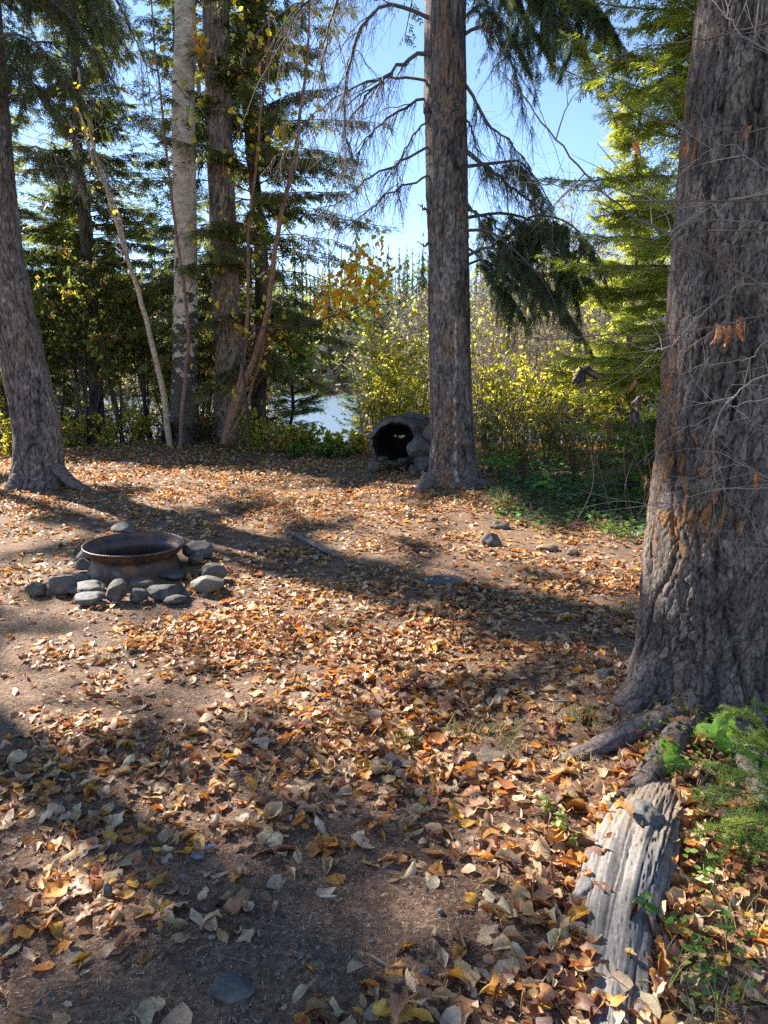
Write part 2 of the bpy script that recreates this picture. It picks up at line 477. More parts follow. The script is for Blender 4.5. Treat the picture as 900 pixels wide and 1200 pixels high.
# ------------------------------------------------------------------ where sunlight comes through the crowns
LIT = [(15, 592, 55, 13, 0), (30, 632, 55, 9, 0), (104, 592, 22, 7, 10), (60, 662, 42, 9, 0), (182, 743, 50, 12, 5), (85, 766, 30, 9, 0),
       (345, 752, 100, 22, 14), (415, 795, 62, 20, 25), (350, 820, 60, 13, 35), (290, 785, 60, 10, 38), (480, 765, 50, 12, 10),
       (230, 556, 70, 5, 0), (335, 566, 60, 7, 5), (385, 590, 62, 7, 10), (455, 603, 55, 7, 8), (505, 628, 60, 7, 8), (425, 640, 45, 6, 10),
       (290, 620, 35, 6, 5), (325, 690, 50, 9, 10), (255, 735, 40, 10, 0), (400, 715, 50, 8, 10), (300, 655, 40, 5, 5), (95, 548, 60, 4, 0), (20, 545, 35, 5, 0),
       (600, 640, 62, 8, 5), (700, 642, 50, 7, 0), (640, 662, 75, 6, 5), (560, 655, 35, 8, 0), (715, 702, 55, 9, -3), (620, 712, 75, 6, 3), (540, 712, 50, 6, 3),
       (470, 575, 40, 6, 0), (570, 600, 40, 6, 0), (530, 680, 40, 6, 5), (490, 740, 40, 7, 8),
       (620, 915, 62, 30, 8), (690, 925, 50, 30, 5), (565, 880, 45, 12, 10), (640, 1000, 26, 22, 0), (478, 872, 34, 8, 5), (535, 775, 34, 9, 8), (650, 850, 34, 10, 0),
       (700, 960, 40, 30, 20), (745, 975, 22, 22, 0), (80, 712, 85, 9, 0), (150, 785, 60, 8, 0), (40, 750, 45, 8, 0), (210, 700, 30, 5, 0), (40, 850, 30, 8, 10), (230, 880, 30, 7, 20), (200, 590, 40, 5, 0), (150, 565, 60, 5, 0), (255, 655, 26, 9, 0)]
LIT = np.array(LIT, float)

def in_frame(p):
    x, y = topx(p)
    return (x > -30) & (x < 930) & (y > -30) & (p[:, 1] > 0)

def keep_shade(p, rg=None, e=None):
    """True for foliage that may stay: its shadow falls outside the sunlit patches"""
    rg = rg or rng
    if e is not None:
        k = keep_shade(p, np.random.default_rng(1)) & keep_shade(e, np.random.default_rng(1)) & keep_shade((p + e) / 2, np.random.default_rng(1))
        return k
    t = np.maximum(p[:, 2], 0) / S[2]
    g = p - S[None] * t[:, None]
    g[:, 2] = 0
    ok = np.ones(len(p), bool)
    X, Y = topx(g)
    jx = 7 * vnoise(g * 9, 31); jy = 4 * vnoise(g * 9, 32); jr = .75 * vnoise(g * 4.2, 33) + .45 * vnoise(g * 9.5, 34)
    holes = (.65 * vnoise(g * 3.1, 35) + .35 * vnoise(g * 7.3, 36)) > .33
    front = g[:, 1] > 1.0
    for cx, cy, rx, ry, an in LIT:
        a = R_(an)
        dx, dy = X + jx - cx, Y + jy - cy
        u = (dx * cos(a) + dy * sin(a)) / (rx + 4); v = (-dx * sin(a) + dy * cos(a)) / (ry + 3)
        ok &= ~((u * u + v * v < 1.0 + jr) & front)
    ok &= ~(holes & front & (g[:, 1] < 9) & (rg.random(len(p)) < .85))
    # the thicket behind the clearing stands in the sun
    back = (g[:, 1] > 11.6) & (g[:, 0] > -2.5) & (p[:, 2] > 3.0)
    inf = in_frame(p)
    ok |= inf & (rg.random(len(p)) < 0.30)
    ok &= ~(back & (rg.random(len(p)) < np.where(inf, .15, .85)))
    for Yp, x0 in ((14.5, -2.2), (17.5, -2.5)):
        tt = (p[:, 1] - Yp) / S[1]
        q = p - S[None] * tt[:, None]
        hit = (tt > 0) & (q[:, 0] > x0) & (q[:, 0] < 12) & (q[:, 2] < 4.5) & (q[:, 2] > -1) & (p[:, 2] > 2.2)
        ok &= ~(hit & (rg.random(len(p)) < np.where(inf, .45, .85)))
    return ok

# ------------------------------------------------------------------ ground and water
def warp_axis(lo, hi, c, fine, n):
    t = np.linspace(-1, 1, n)
    s = np.sinh(t * 4.6) / np.sinh(4.6)
    a = np.where(s < 0, c + s * (c - lo), c + s * (hi - c))
    return np.unique(np.round(a, 4))
gx = warp_axis(-420, 420, 0.0, 0.03, 300)
gy = np.concatenate([np.linspace(-8, 0.8, 14), np.linspace(0.9, 9, 240), 9 + (np.linspace(0.02, 1, 150) ** 2.6) * 600])
XX, YY = np.meshgrid(gx, gy, indexing='ij')
mb = MB()
z = gz(XX.ravel(), YY.ravel())
i, j = np.meshgrid(np.arange(len(gx) - 1), np.arange(len(gy) - 1), indexing='ij')
n_ = len(gy)
q = np.stack([i * n_ + j, (i + 1) * n_ + j, (i + 1) * n_ + j + 1, i * n_ + j + 1], -1).reshape(-1, 4)
mb.add(np.stack([XX.ravel(), YY.ravel(), z], 1), q, (0.1, 0.08, 0.06), True)
ground = tag(mb.obj("ground", M_GROUND), "forest floor of dark needle duff sloping down to a pond", kind='structure')
mb = MB()
mb.add([[-400, 16, -1.05], [400, 16, -1.05], [400, 121, -1.05], [-400, 121, -1.05]], [[0, 1, 2, 3]], (0.05, 0.06, 0.07))
tag(mb.obj("water", M_WATER), "pale blue pond water glinting behind the bushes", kind='structure')

# ------------------------------------------------------------------ leaf litter
PAL = np.array([[.62, .42, .24], [.70, .52, .32], [.56, .34, .16], [.30, .15, .08], [.62, .27, .06], [.70, .38, .07], [.17, .09, .06], [.48, .23, .11], [.60, .46, .32]])
PW = np.array([.17, .14, .16, .14, .12, .03, .10, .11, .06]); PW = PW / PW.sum()

def leaf_cols(n, w=PW, rg=rng):
    c = PAL[rg.choice(len(PAL), n, p=w)]
    return np.clip(c * rg.uniform(.75, 1.2, (n, 1)) * rg.uniform(.93, 1.07, (n, 3)), 0, 1)

def litter_density(x, y):
    px, py = topx(np.stack([x, y, np.zeros_like(x)], 1))
    d = 0.56 + 0 * x
    left_front = sstep(470, 250, px) * sstep(700, 800, py)
    d = d - 0.40 * left_front
    d = d + 0.35 * np.exp(-(((px - 360 - (py - 780) * .9) / 110) ** 2 + ((py - 780) / 85) ** 2))
    d = d + 0.30 * sstep(520, 640, px) * sstep(840, 900, py)
    d = d - 0.40 * np.exp(-(((px - 410) / 120) ** 2 + ((py - 1090) / 90) ** 2))
    d = d - 0.30 * np.exp(-(((px - 620) / 90) ** 2 + ((py - 790) / 30) ** 2))
    d = d + 0.25 * np.exp(-(((px - 240) / 110) ** 2 + ((py - 960) / 50) ** 2)) + 0.3 * np.exp(-(((px - 260) / 70) ** 2 + ((py - 1090) / 50) ** 2))
    d = d - 0.35 * np.exp(-(((px - 110) / 120) ** 2 + ((py - 690) / 60) ** 2)) - .25 * np.exp(-(((px - 120) / 60) ** 2 + ((py - 620) / 30) ** 2))
    d = d + 0.15 * sstep(640, 560, py)
    cl = fbm(np.stack([x * 2.2, y * 2.2, 0 * x], 1), 41, 3)
    d = d + 0.50 * cl
    d = np.clip(d, 0.03, 1.0)
    # bare where the fire ring, trunks and stones stand
    d = np.where((x + 1.99) ** 2 + (y - 5.5) ** 2 < 0.52 ** 2, 0, d)
    d = np.where((x - 1.42) ** 2 + (y - 3.0) ** 2 < 0.33 ** 2, 0, d)
    d = np.where(py > 1230, d * .5, d)
    return d

def scatter_xy(n, y0, y1, rg):
    # even over the ground of the view
    y = np.sqrt(rg.uniform(y0 ** 2, y1 ** 2, n))
    x = rg.uniform(-0.64, 0.64, n) * (y + 0.6)
    return x, y

def make_litter(n, y0, y1, size, nu, rg, dmul=1.0):
    x, y = scatter_xy(n, y0, y1, rg)
    d = litter_density(x, y) * dmul
    k = rg.random(n) < d
    x, y, d = x[k], y[k], d[k]
    N = len(x)
    pile = rg.random(N) ** 1.3 * 0.035 * sstep(.45, 1.0, d)
    z = gz(x, y) + 0.004 + pile
    a = rg.uniform(0, 2 * pi, N)
    tilt = rg.normal(0, 0.16 + 0.35 * sstep(.5, 1.0, d))
    ax = np.stack([np.cos(a), np.sin(a), tilt], 1)
    up = np.stack([rg.normal(0, .22, N), rg.normal(0, .22, N), np.ones(N) * np.where(rg.random(N) < .35, -1, 1)], 1)
    sz = size * rg.uniform(.35, 1.25, N) * np.where(rg.random(N) < .12, 1.35, 1)
    pos = np.stack([x, y, z], 1) - nrm(ax) * sz[:, None] * .5
    curl = (rg.normal(0, 1.3, N) + .6) * np.where(rg.random(N) < .45, .25, 1)
    lift = np.abs(curl) * sz * .07
    pos[:, 2] += lift
    m = MB()
    m.leaves(pos, ax, up, sz, rg.uniform(.34, .95, N), leaf_cols(N, rg=rg), curl * np.sign(up[:, 2]), rg.normal(.45, .65, N) * np.sign(up[:, 2]), nu=nu, nv=3, rg=rg)
    return m
rl = np.random.default_rng(21)
m = make_litter(30000, 1.25, 5.2, 0.060, 6, rl)
tag(m.obj("leaf_litter", M_LEAF), "tan and orange fallen leaves strewn over the near clearing floor", "leaf litter", kind='stuff')
m = make_litter(40000, 5.2, 11.0, 0.066, 4, rl)
tag(m.obj("leaf_litter", M_LEAF), "dense carpet of brown fallen leaves around the middle trunk and fire ring", "leaf litter", kind='stuff')
m = make_litter(26000, 11.0, 17.0, 0.085, 3, rl, 1.3)
tag(m.obj("leaf_litter", M_LEAF), "sunlit leaf carpet at the back edge of the clearing under the birch", "leaf litter", kind='stuff')

# individually built leaves nearest the camera: 44 leaf shapes shared by 300 leaves
shapes = []
for k in range(44):
    m = MB()
    c = leaf_cols(1, rg=rl) if k > 2 else np.array([[.64, .38, .07]])
    m.leaves(np.array([[-.5, 0, 0]]), np.array([[1., 0, 0]]), np.array([[0, 0, 1.]]), np.array([1.0]), rl.uniform(.5, .9, 1), c, np.array([rl.normal(.5, 1.3)]), np.array([rl.normal(.4, .6)]), nu=9, nv=5, rg=rl)
    a = rl.uniform(-.4, .4)
    m.tube([[-.5, 0, 0], [-.62, a * .1, .01], [-.72, a * .25, .03]], [.012, .01, .007], 3, c[0] * .7)
    me = m.mesh("leaf", M_LEAF); shapes.append(me)
cnt = 0
while cnt < 297:
    x, y = scatter_xy(1, 1.35, 2.75, rl)
    d = litter_density(x, y)[0]
    if rl.random() > d + .12: continue
    o = bpy.data.objects.new("leaf", shapes[rl.integers(44)])
    sz = rl.uniform(.035, .092)
    o.scale = (sz, sz, sz)
    o.location = (x[0], y[0], g1(x[0], y[0]) + .012 + rl.uniform(0, .025) * d)
    o.rotation_euler = (rl.normal(0, .25) + (pi if rl.random() < .3 else 0), rl.normal(0, .22), rl.uniform(0, 2 * pi))
    COL.objects.link(o); o.parent = ground
    cnt += 1

# needles, bits of twig and grit in the near duff
x, y = scatter_xy(120000, 1.25, 5.0, rl)
N = len(x); a = rl.uniform(0, 2 * pi, N); L_ = rl.uniform(.008, .022, N)
p0 = np.stack([x, y, gz(x, y) + rl.uniform(.001, .006, N)], 1)
d = np.stack([np.cos(a), np.sin(a), rl.normal(0, .25, N)], 1)
side = np.stack([-np.sin(a), np.cos(a), 0 * a], 1) * .0011
m = MB()
V = np.stack([p0 - side, p0 + side, p0 + d * L_[:, None]], 1)
nc = np.array([[.36, .19, .11], [.22, .12, .08], [.52, .38, .25], [.10, .07, .06]])[rl.choice(4, N, p=[.4, .25, .2, .15])] * rl.uniform(.7, 1.3, (N, 1))
m.add(V, np.arange(N * 3).reshape(-1, 3), np.repeat(nc, 3, 0))
x, y = scatter_xy(500, 1.3, 5, rl); N = len(x); a = rl.uniform(0, 2 * pi, N); L_ = rl.uniform(.03, .14, N)
p0 = np.stack([x, y, gz(x, y) + .006], 1); p1 = p0 + np.stack([np.cos(a), np.sin(a), rl.normal(0, .08, N)], 1) * L_[:, None]
m.segs(p0, p1, .0016, .0009, np.array([[.2, .15, .11]]) * rl.uniform(.6, 1.8, (N, 1)))
tag(m.obj("needle_duff", M_TWIG), "reddish brown conifer needles and twig bits on bare soil", "needle litter", kind='stuff')

# ------------------------------------------------------------------ stones
def ico(sub):
    t = (1 + 5 ** .5) / 2
    v = np.array([[-1, t, 0], [1, t, 0], [-1, -t, 0], [1, -t, 0], [0, -1, t], [0, 1, t], [0, -1, -t], [0, 1, -t], [t, 0, -1], [t, 0, 1], [-t, 0, -1], [-t, 0, 1]], float)
    f = [[0, 11, 5], [0, 5, 1], [0, 1, 7], [0, 7, 10], [0, 10, 11], [1, 5, 9], [5, 11, 4], [11, 10, 2], [10, 7, 6], [7, 1, 8], [3, 9, 4], [3, 4, 2], [3, 2, 6], [3, 6, 8], [3, 8, 9], [4, 9, 5], [2, 4, 11], [6, 2, 10], [8, 6, 7], [9, 8, 1]]
    v = nrm(v).tolist()
    for _ in range(sub):
        mid, nf = {}, []
        def mp(a, b):
            k = (min(a, b), max(a, b))
            if k not in mid:
                w = (np.array(v[a]) + np.array(v[b])) / 2; v.append((w / np.linalg.norm(w)).tolist()); mid[k] = len(v) - 1
            return mid[k]
        for a, b, c in f:
            ab, bc, ca = mp(a, b), mp(b, c), mp(c, a)
            nf += [[a, ab, ca], [b, bc, ab], [c, ca, bc], [ab, bc, ca]]
        f = nf
    return np.array(v), np.array(f)
ICO4, ICO3, ICO2 = ico(4), ico(3), ico(2)

def rock_verts(sx, sy, sz, seed, base=ICO3, cuts=9, rough=.10):
    V, F = base
    rg = np.random.default_rng(seed)
    V = V.copy()
    for _ in range(cuts):
        n = nrm(rg.normal(size=3)); dd = rg.uniform(.5, .9)
        h = V @ n
        V = V - np.maximum(h - dd, 0)[:, None] * n * .85
    V = V * (1 + rough * fbm(V * 2.1 + seed, seed, 4)[:, None])
    return V * np.array([sx, sy, sz]), F

def stone(px0, px1, py0, py1, col, label, seed, group=None, depth=.8, z0=0.0, name="stone", cat="stone", sink=.12, rough=.07):
    g = G((px0 + px1) / 2, py1, z0)
    k = FPX / (g[1] * CP - (z0 - CAM_H) * SP)
    w = (px1 - px0) / k / 2 * 1.12; 
    h = (py1 - py0) / k / 2
    h = max(h - .12 * w, .45 * h) * 1.15
    V, F = rock_verts(w, w * depth, h, seed, rough=rough)
    V = V + np.array([0, 0, h * (1 - sink)])
    m = MB(); m.add(V, F, np.array(col) * np.array([.60, .52, .45]), True)
    o = m.obj(name, M_STONE)
    o.location = (g[0], g[1] + w * depth * .8, g1(g[0], g[1]) * (z0 == 0) + z0)
    o.rotation_euler = (0, 0, 0)
    return tag(o, label, cat, group)

GR = "stones ringing the fire ring"
for k, (a, b, c, d, col, lab) in enumerate([
    (23, 53, 677, 698, (.20, .175, .155), "mottled brown stone at the outer left end of the fire ring stones"),
    (54, 83, 667, 696, (.23, .21, .19), "upright rounded grey stone second from the outer left end of the ring"),
    (72, 123, 677, 698, (.17, .17, .18), "long flat slate grey stone lying in front left of the steel ring"),
    (78, 102, 668, 684, (.24, .24, .26), "small pale grey slab behind the long flat stone"),
    (85, 122, 689, 710, (.14, .165, .20), "smooth blue grey oval stone in front of the fire ring"),
    (87, 105, 641, 656, (.50, .45, .38), "pale sunlit stone against the left side of the steel ring"),
    (87, 107, 653, 671, (.30, .28, .26), "light grey stone under the pale sunlit one"),
    (120, 147, 677, 706, (.17, .15, .135), "rough dark brown stone in front of the ring middle"),
    (130, 146, 664, 682, (.27, .26, .25), "small pointed stone leaning against the front of the ring"),
    (151, 183, 674, 691, (.19, .175, .165), "sloping brown grey stone under the ring front"),
    (149, 171, 686, 706, (.15, .145, .15), "small dark round stone at the foot of the ring front"),
    (170, 213, 681, 704, (.075, .08, .09), "low soot blackened slab right of the ring front"),
    (187, 214, 667, 683, (.09, .09, .10), "sooty black stone wedged under the ring on the right"),
    (213, 248, 634, 662, (.15, .14, .14), "large round dark boulder right of the ring, highest of the stones"),
    (215, 238, 652, 668, (.16, .145, .13), "small brown stone between the large boulder and the ring"),
    (232, 262, 661, 684, (.20, .18, .165), "rounded brown stone at the right end of the ring stones"),
    (223, 258, 669, 696, (.30, .29, .28), "pale topped grey stone at the front right corner of the ring"),
    (128, 158, 613, 630, (.19, .195, .21), "grey stone showing behind the far rim of the ring"),
    (212, 223, 689, 699, (.22, .22, .24), "tiny grey pebble beside the pale topped stone"),
    (100, 122, 700, 709, (.13, .13, .14), "small flat dark stone half buried before the oval stone"),
    (190, 216, 694, 708, (.12, .11, .11), "small charred stone in front of the blackened slab")]):
    stone(a, b, c, d, np.array(col), lab, 100 + k, GR)
for k, (a, b, c, d, col, lab) in enumerate([
    (243, 292, 1158, 1192, (.12, .13, .15), "dark blue grey stone bedded in soil at the bottom edge"),
    (118, 131, 1036, 1058, (.22, .24, .27), "small grey pebble standing in bare soil at lower left"),
    (75, 92, 1040, 1056, (.28, .27, .27), "light grey pebble beside a curled leaf at lower left"),
    (662, 683, 640, 651, (.13, .12, .125), "dark stone in sunlit leaves left of the big trunk"),
    (698, 722, 804, 819, (.17, .18, .20), "grey stone near the left foot of the big trunk"),
    (490, 508, 1146, 1160, (.2, .22, .25), "small bluish pebble in the soil at lower centre"),
    (566, 590, 618, 640, (.13, .13, .13), "dark grey stone at the end of the middle trunk's root"),
    (575, 597, 603, 618, (.24, .22, .18), "buff stone beside the dark one near the middle trunk"),
    (632, 655, 634, 646, (.42, .33, .2), "pale yellowish stone in sunlit leaves right of the middle trunk"),
    (560, 600, 880, 896, (.26, .22, .18), "flat buff stone among leaves left of the big trunk's root"),
    (445, 480, 885, 898, (.27, .23, .19), "flat pinkish stone beside a grass tuft in the middle"),
    (500, 545, 672, 686, (.17, .17, .18), "low grey rock flush with the ground right of the stick")]):
    stone(a, b, c, d, np.array(col), lab, 300 + k, None, sink=.62)
x, y = scatter_xy(900, 1.3, 6, rl)
m = MB()
V, F = ICO2
for k in range(len(x)):
    s_ = rl.uniform(.003, .011) * (1.6 if rl.random() < .06 else 1)
    m.add(V * s_ * rl.uniform(.6, 1.2, 3) * (1 + .2 * rl.normal(size=(len(V), 1)).clip(-1, 1) * .3) + np.array([x[k], y[k], g1(x[k], y[k]) + s_ * .3]), F, np.array([.17, .145, .125]) * rl.uniform(.4, 1.7), True)
tag(m.obj("grit", M_STONE), "small pebbles and grit on the bare soil", "gravel", kind='stuff')

# grey chips of wood and bark lying in the near soil
for k, (px, py, L_, w_, an, col, lab) in enumerate([
        (240, 998, .075, .018, .5, (.24, .24, .25), "grey splinter of wood beside the bare soil patch at lower centre left"),
        (232, 1010, .045, .022, -.2, (.18, .18, .20), "short grey wood chip just below the grey splinter"),
        (110, 998, .07, .008, .6, (.55, .52, .48), "thin whitish splinter in the bare soil at lower left"),
        (385, 1058, .05, .010, .1, (.5, .46, .42), "small pale chip in the bare soil at lower centre"),
        (660, 838, .10, .012, .1, (.2, .17, .15), "thin dark twig piece lying in leaves left of the big trunk"),
        (445, 1140, .09, .006, -.6, (.34, .24, .16), "thin brown twig in the bare soil at lower centre")]):
    g = G(px, py); V, F = rock_verts(L_ / 2, w_ / 2, .004 + w_ * .12, 370 + k, ICO2, 5, .2)
    m = MB(); m.add(V, F, np.array(col), False)
    o = m.obj("wood_chip", M_TWIG); o.location = (g[0], g[1], g1(g[0], g[1]) + .012); o.rotation_euler = (.05, .08, an); tag(o, lab, "wood chip")

# ------------------------------------------------------------------ fire ring (old steel wheel rim)
fc = np.array([-1.985, 5.5, g1(-1.985, 5.5)])
fr = empty("fire_ring", fc, "rusty black steel wheel rim used as a fire ring, circled by stones", "fire ring")
fr.rotation_euler = (R_(1.5), R_(0.8), 0)
def lathe(m, prof, n, cols, jit=0, closed=False):
    prof = np.array(prof, float); a = np.arange(n) * 2 * pi / n
    V = np.stack([prof[:, None, 0] * np.cos(a), prof[:, None, 0] * np.sin(a), np.broadcast_to(prof[:, None, 1], (len(prof), n))], -1)
    if jit: V = V + (jit * fbm(V.reshape(-1, 3) * 6, 61, 3)[:, None]).reshape(len(prof), n, 1) * np.array([1, 1, .4])
    mm = len(prof); i, j = np.meshgrid(np.arange(mm - 1), np.arange(n), indexing='ij'); j2 = (j + 1) % n
    q = np.stack([i * n + j, i * n + j2, (i + 1) * n + j2, (i + 1) * n + j], -1).reshape(-1, 4)
    m.add(V, q, np.repeat(np.asarray(cols, float), n, 0), True)
k_ = 1.08
outer = [(.345, -.02), (.340, .0), (.333, .02), (.312, .06), (.298, .10), (.296, .125), (.301, .140), (.318, .150), (.330, .165), (.342, .185), (.348, .198), (.357, .204), (.362, .211), (.3615, .219), (.356, .223), (.349, .221)]
inner = [(.343, .213), (.338, .198), (.325, .175), (.312, .160), (.294, .150), (.289, .13), (.290, .10), (.303, .06), (.324, .02), (.330, -.01)]
co = [(.05, .032, .03)] * 7 + [(.075, .042, .028)] * 4 + [(.03, .025, .024)] * 5
ci = [(.05, .045, .045)] * 3 + [(.09, .085, .09)] * 7
m = MB(); lathe(m, [(r * k_, z) for r, z in outer[:10]], 96, co[:10], .003); m.obj("barrel", M_RUST, fr)
m = MB(); lathe(m, [(r * k_, z) for r, z in outer[9:] + inner[:2]], 96, co[9:] + ci[:2], .002); m.obj("lip", M_RUST, fr)
m = MB(); lathe(m, [(r * k_, z) for r, z in inner[1:]], 96, ci[1:], .003); m.obj("inner_wall", M_RUST, fr)
m = MB(); lathe(m, [(.33 * k_, .012), (.2, .03), (.1, .045), (.001, .04)], 48, [(.05, .048, .048)] * 4, .02)
ash = m.obj("ash_bed", M_CHAR); ash.location = fc; tag(ash, "grey black ash lying inside the steel fire ring", "ash")
for k in range(3):
    a = rl.uniform(0, 2 * pi); r = rl.uniform(.03, .2); b = a + rl.normal(0, .6) + 1.3
    p = fc + np.array([r * cos(a), r * sin(a), .06])
    m = MB(); L2 = rl.uniform(.08, .2)
    pts = p + np.linspace(-.5, .5, 5)[:, None] * np.array([cos(b), sin(b), .1]) * L2 + rl.normal(0, .006, (5, 3))
    m.tube(pts, rl.uniform(.012, .024) * np.array([.8, 1, 1.05, .95, .7]), 7, (.022, .02, .02))
    tag(m.obj("charred_stick", M_CHAR), "black charred stick end lying hidden in the ash of the fire ring", "stick", "charred sticks in the fire ring")

# ------------------------------------------------------------------ trunks
def smooth_path(pts, n):
    pts = np.asarray(pts, float)
    d = np.concatenate([[0], np.cumsum(np.linalg.norm(np.diff(pts, axis=0), axis=1))])
    t = np.linspace(0, d[-1], n)
    # Catmull-Rom through the points
    out = np.zeros((n, pts.shape[1]))
    ext = np.concatenate([[2 * pts[0] - pts[1]], pts, [2 * pts[-1] - pts[-2]]])
    k = np.clip(np.searchsorted(d, t, side='right') - 1, 0, len(pts) - 2)
    u = ((t - d[k]) / (d[k + 1] - d[k]))[:, None]
    p0, p1, p2, p3 = ext[k], ext[k + 1], ext[k + 2], ext[k + 3]
    out = .5 * ((2 * p1) + (-p0 + p2) * u + (2 * p0 - 5 * p1 + 4 * p2 - p3) * u * u + (-p0 + 3 * p1 - 3 * p2 + p3) * u ** 3)
    return out

def trunk_mesh(path, rad, nseg, nring, flare=(.7, .25), lobes=(5, .3, 0.), col=(.2, .17, .16), bark=(.03, .09, .004), seed=1, zdense=1.0, cols2=None, dirs=None):
    """path: list of centre points (z ascending); rad: radius at each"""
    pr = smooth_path(np.concatenate([np.asarray(path), np.asarray(rad)[:, None]], 1), nring) if zdense == 1 else None
    if pr is None:
        big = smooth_path(np.concatenate([np.asarray(path), np.asarray(rad)[:, None]], 1), 2000)
        t = np.linspace(0, 1, nring) ** zdense
        pr = big[(t * 1999).astype(int)]
    a = np.arange(nseg) * 2 * pi / nseg
    h = pr[:, 2] - pr[0, 2] - .15
    A, H = np.meshgrid(a, h)
    Rr = pr[:, 3][:, None] * np.ones_like(A)
    fl = flare[0] * np.exp(-np.maximum(H, -.1) / flare[1])
    lob = 1 + lobes[1] * np.cos(lobes[0] * A + lobes[2]) + .5 * lobes[1] * np.cos((lobes[0] - 2) * A + 1.3 + lobes[2])
    if dirs is None: Rr = Rr * (1 + fl * lob)
    else:
        ad = np.zeros_like(A)
        for (da, dw, dm, dh) in dirs:
            dd = np.angle(np.exp(1j * (A - da)))
            ad = ad + dm * np.exp(-(dd / dw) ** 2) * np.exp(-np.maximum(H, -.12) / dh)
        Rr = Rr * (1 + ad + .12 * np.exp(-np.maximum(H, 0) / .25))
    rm = float(np.mean(rad))
    x3 = np.stack([np.cos(A).ravel() * rm, np.sin(A).ravel() * rm, H.ravel()], 1)
    wob = fbm(x3 * np.array([3, 3, 1.2]), seed, 3).reshape(A.shape)
    Rr = Rr * (1 + .05 * wob)
    ncell = max(6, int(2 * pi * rm / bark[0]))
    wu = .75 * fbm(x3 * np.array([16, 16, 10]), seed + 3, 3); wv = .6 * fbm(x3 * np.array([16, 16, 10]), seed + 4, 3)
    f1, f2, cid = voro(A.ravel() / (2 * pi) * ncell + wu, H.ravel() / bark[1] + wv, seed, ncell)
    crack = sstep(.01, .13, f2 - f1)
    g1_, g2_, gid = voro(A.ravel() / (2 * pi) * ncell * 2.3 + 1.3 * wu, H.ravel() / bark[1] * 2.0 + 1.3 * wv, seed + 50, int(ncell * 2.3) if False else None)
    crack2 = sstep(.0, .16, g2_ - g1_)
    disp = bark[2] * (.45 * crack2 * (.3 + gid) + crack * (.35 + .9 * cid) + .55 * fbm(x3 * np.array([22, 22, 9]), seed + 6, 3))
    fur = np.abs(fbm(x3 * np.array([7, 7, 1.1]), seed + 8, 3))
    disp = disp - bark[2] * 1.3 * sstep(.16, .0, fur)
    Rr = Rr + disp.reshape(A.shape)
    V = np.stack([pr[:, 0][:, None] + Rr * np.cos(A), pr[:, 1][:, None] + Rr * np.sin(A), pr[:, 2][:, None] * np.ones_like(A)], -1)
    m = MB()
    nr, ns = A.shape
    i, j = np.meshgrid(np.arange(nr - 1), np.arange(ns), indexing='ij'); j2 = (j + 1) % ns
    q = np.stack([i * ns + j, i * ns + j2, (i + 1) * ns + j2, (i + 1) * ns + j], -1).reshape(-1, 4)
    c = np.array(col)[None] * ((.30 + .70 * crack) * (.45 + .55 * sstep(0, .14, fur)) * (.62 + .8 * cid) * (.62 + .38 * crack2) * (.75 + .5 * gid) + .22 * fbm(x3 * np.array([30, 30, 12]), seed + 13, 3))[:, None]
    if cols2 is not None:
        mk = sstep(.0, .5, fbm(x3 * np.array([4, 4, 2]), seed + 11, 4))[:, None] * sstep(.4, .9, cid)[:, None]
        c = c * (1 - mk) + np.array(cols2)[None] * (.5 + .6 * crack[:, None]) * mk
    m.add(V, q, np.clip(c, 0, 1), True)
    return m, pr

def px_path(lst, Y):
    return [P(a, b, (Y if not hasattr(Y, '__len__') else Y[i])) for i, (a, b) in enumerate(lst)]

def to_top(path, rad, top_z, rtop):
    p, q_ = path[-2], path[-1]
    d = (q_ - p) / (q_[2] - p[2])
    n = q_ + d * (top_z - q_[2]) * np.array([.3, .3, 1])
    n[2] = top_z
    return path + [n], list(rad) + [rtop]

# foliage templates: one branchlet lying along +X
def branchlet(pairs, seed, wid=.045, ln=.36, needle=True):
    rg = np.random.default_rng(seed)
    V, F = [], []
    def kite(p, d, l, w, zup):
        d = np.array([cos(d), sin(d), zup]); s = np.array([-d[1], d[0], 0]) * w
        k = len(V); V.extend([p, p + d * l * .45 + s, p + d * l, p + d * l * .45 - s]); F.append([k, k + 1, k + 2, k + 3])
    kite(np.zeros(3), 0, 1.0, wid * .45, 0)
    for i in range(pairs):
        t = (i + .6) / (pairs + .3)
        for s in (1, -1):
            a = s * (rg.uniform(.55, .95)); l = ln * (1 - .55 * t) * rg.uniform(.75, 1.2)
            kite(np.array([t + rg.normal(0, .02), 0, 0]), a, l, wid * rg.uniform(.8, 1.2) * .5, rg.normal(-.15, .22))
    return np.array(V), np.array(F)
BL_HI = [branchlet(8, s, .05, .34) for s in (1, 2, 3)]
BL_LO = [branchlet(5, s, .085, .42) for s in (4, 5, 6)]

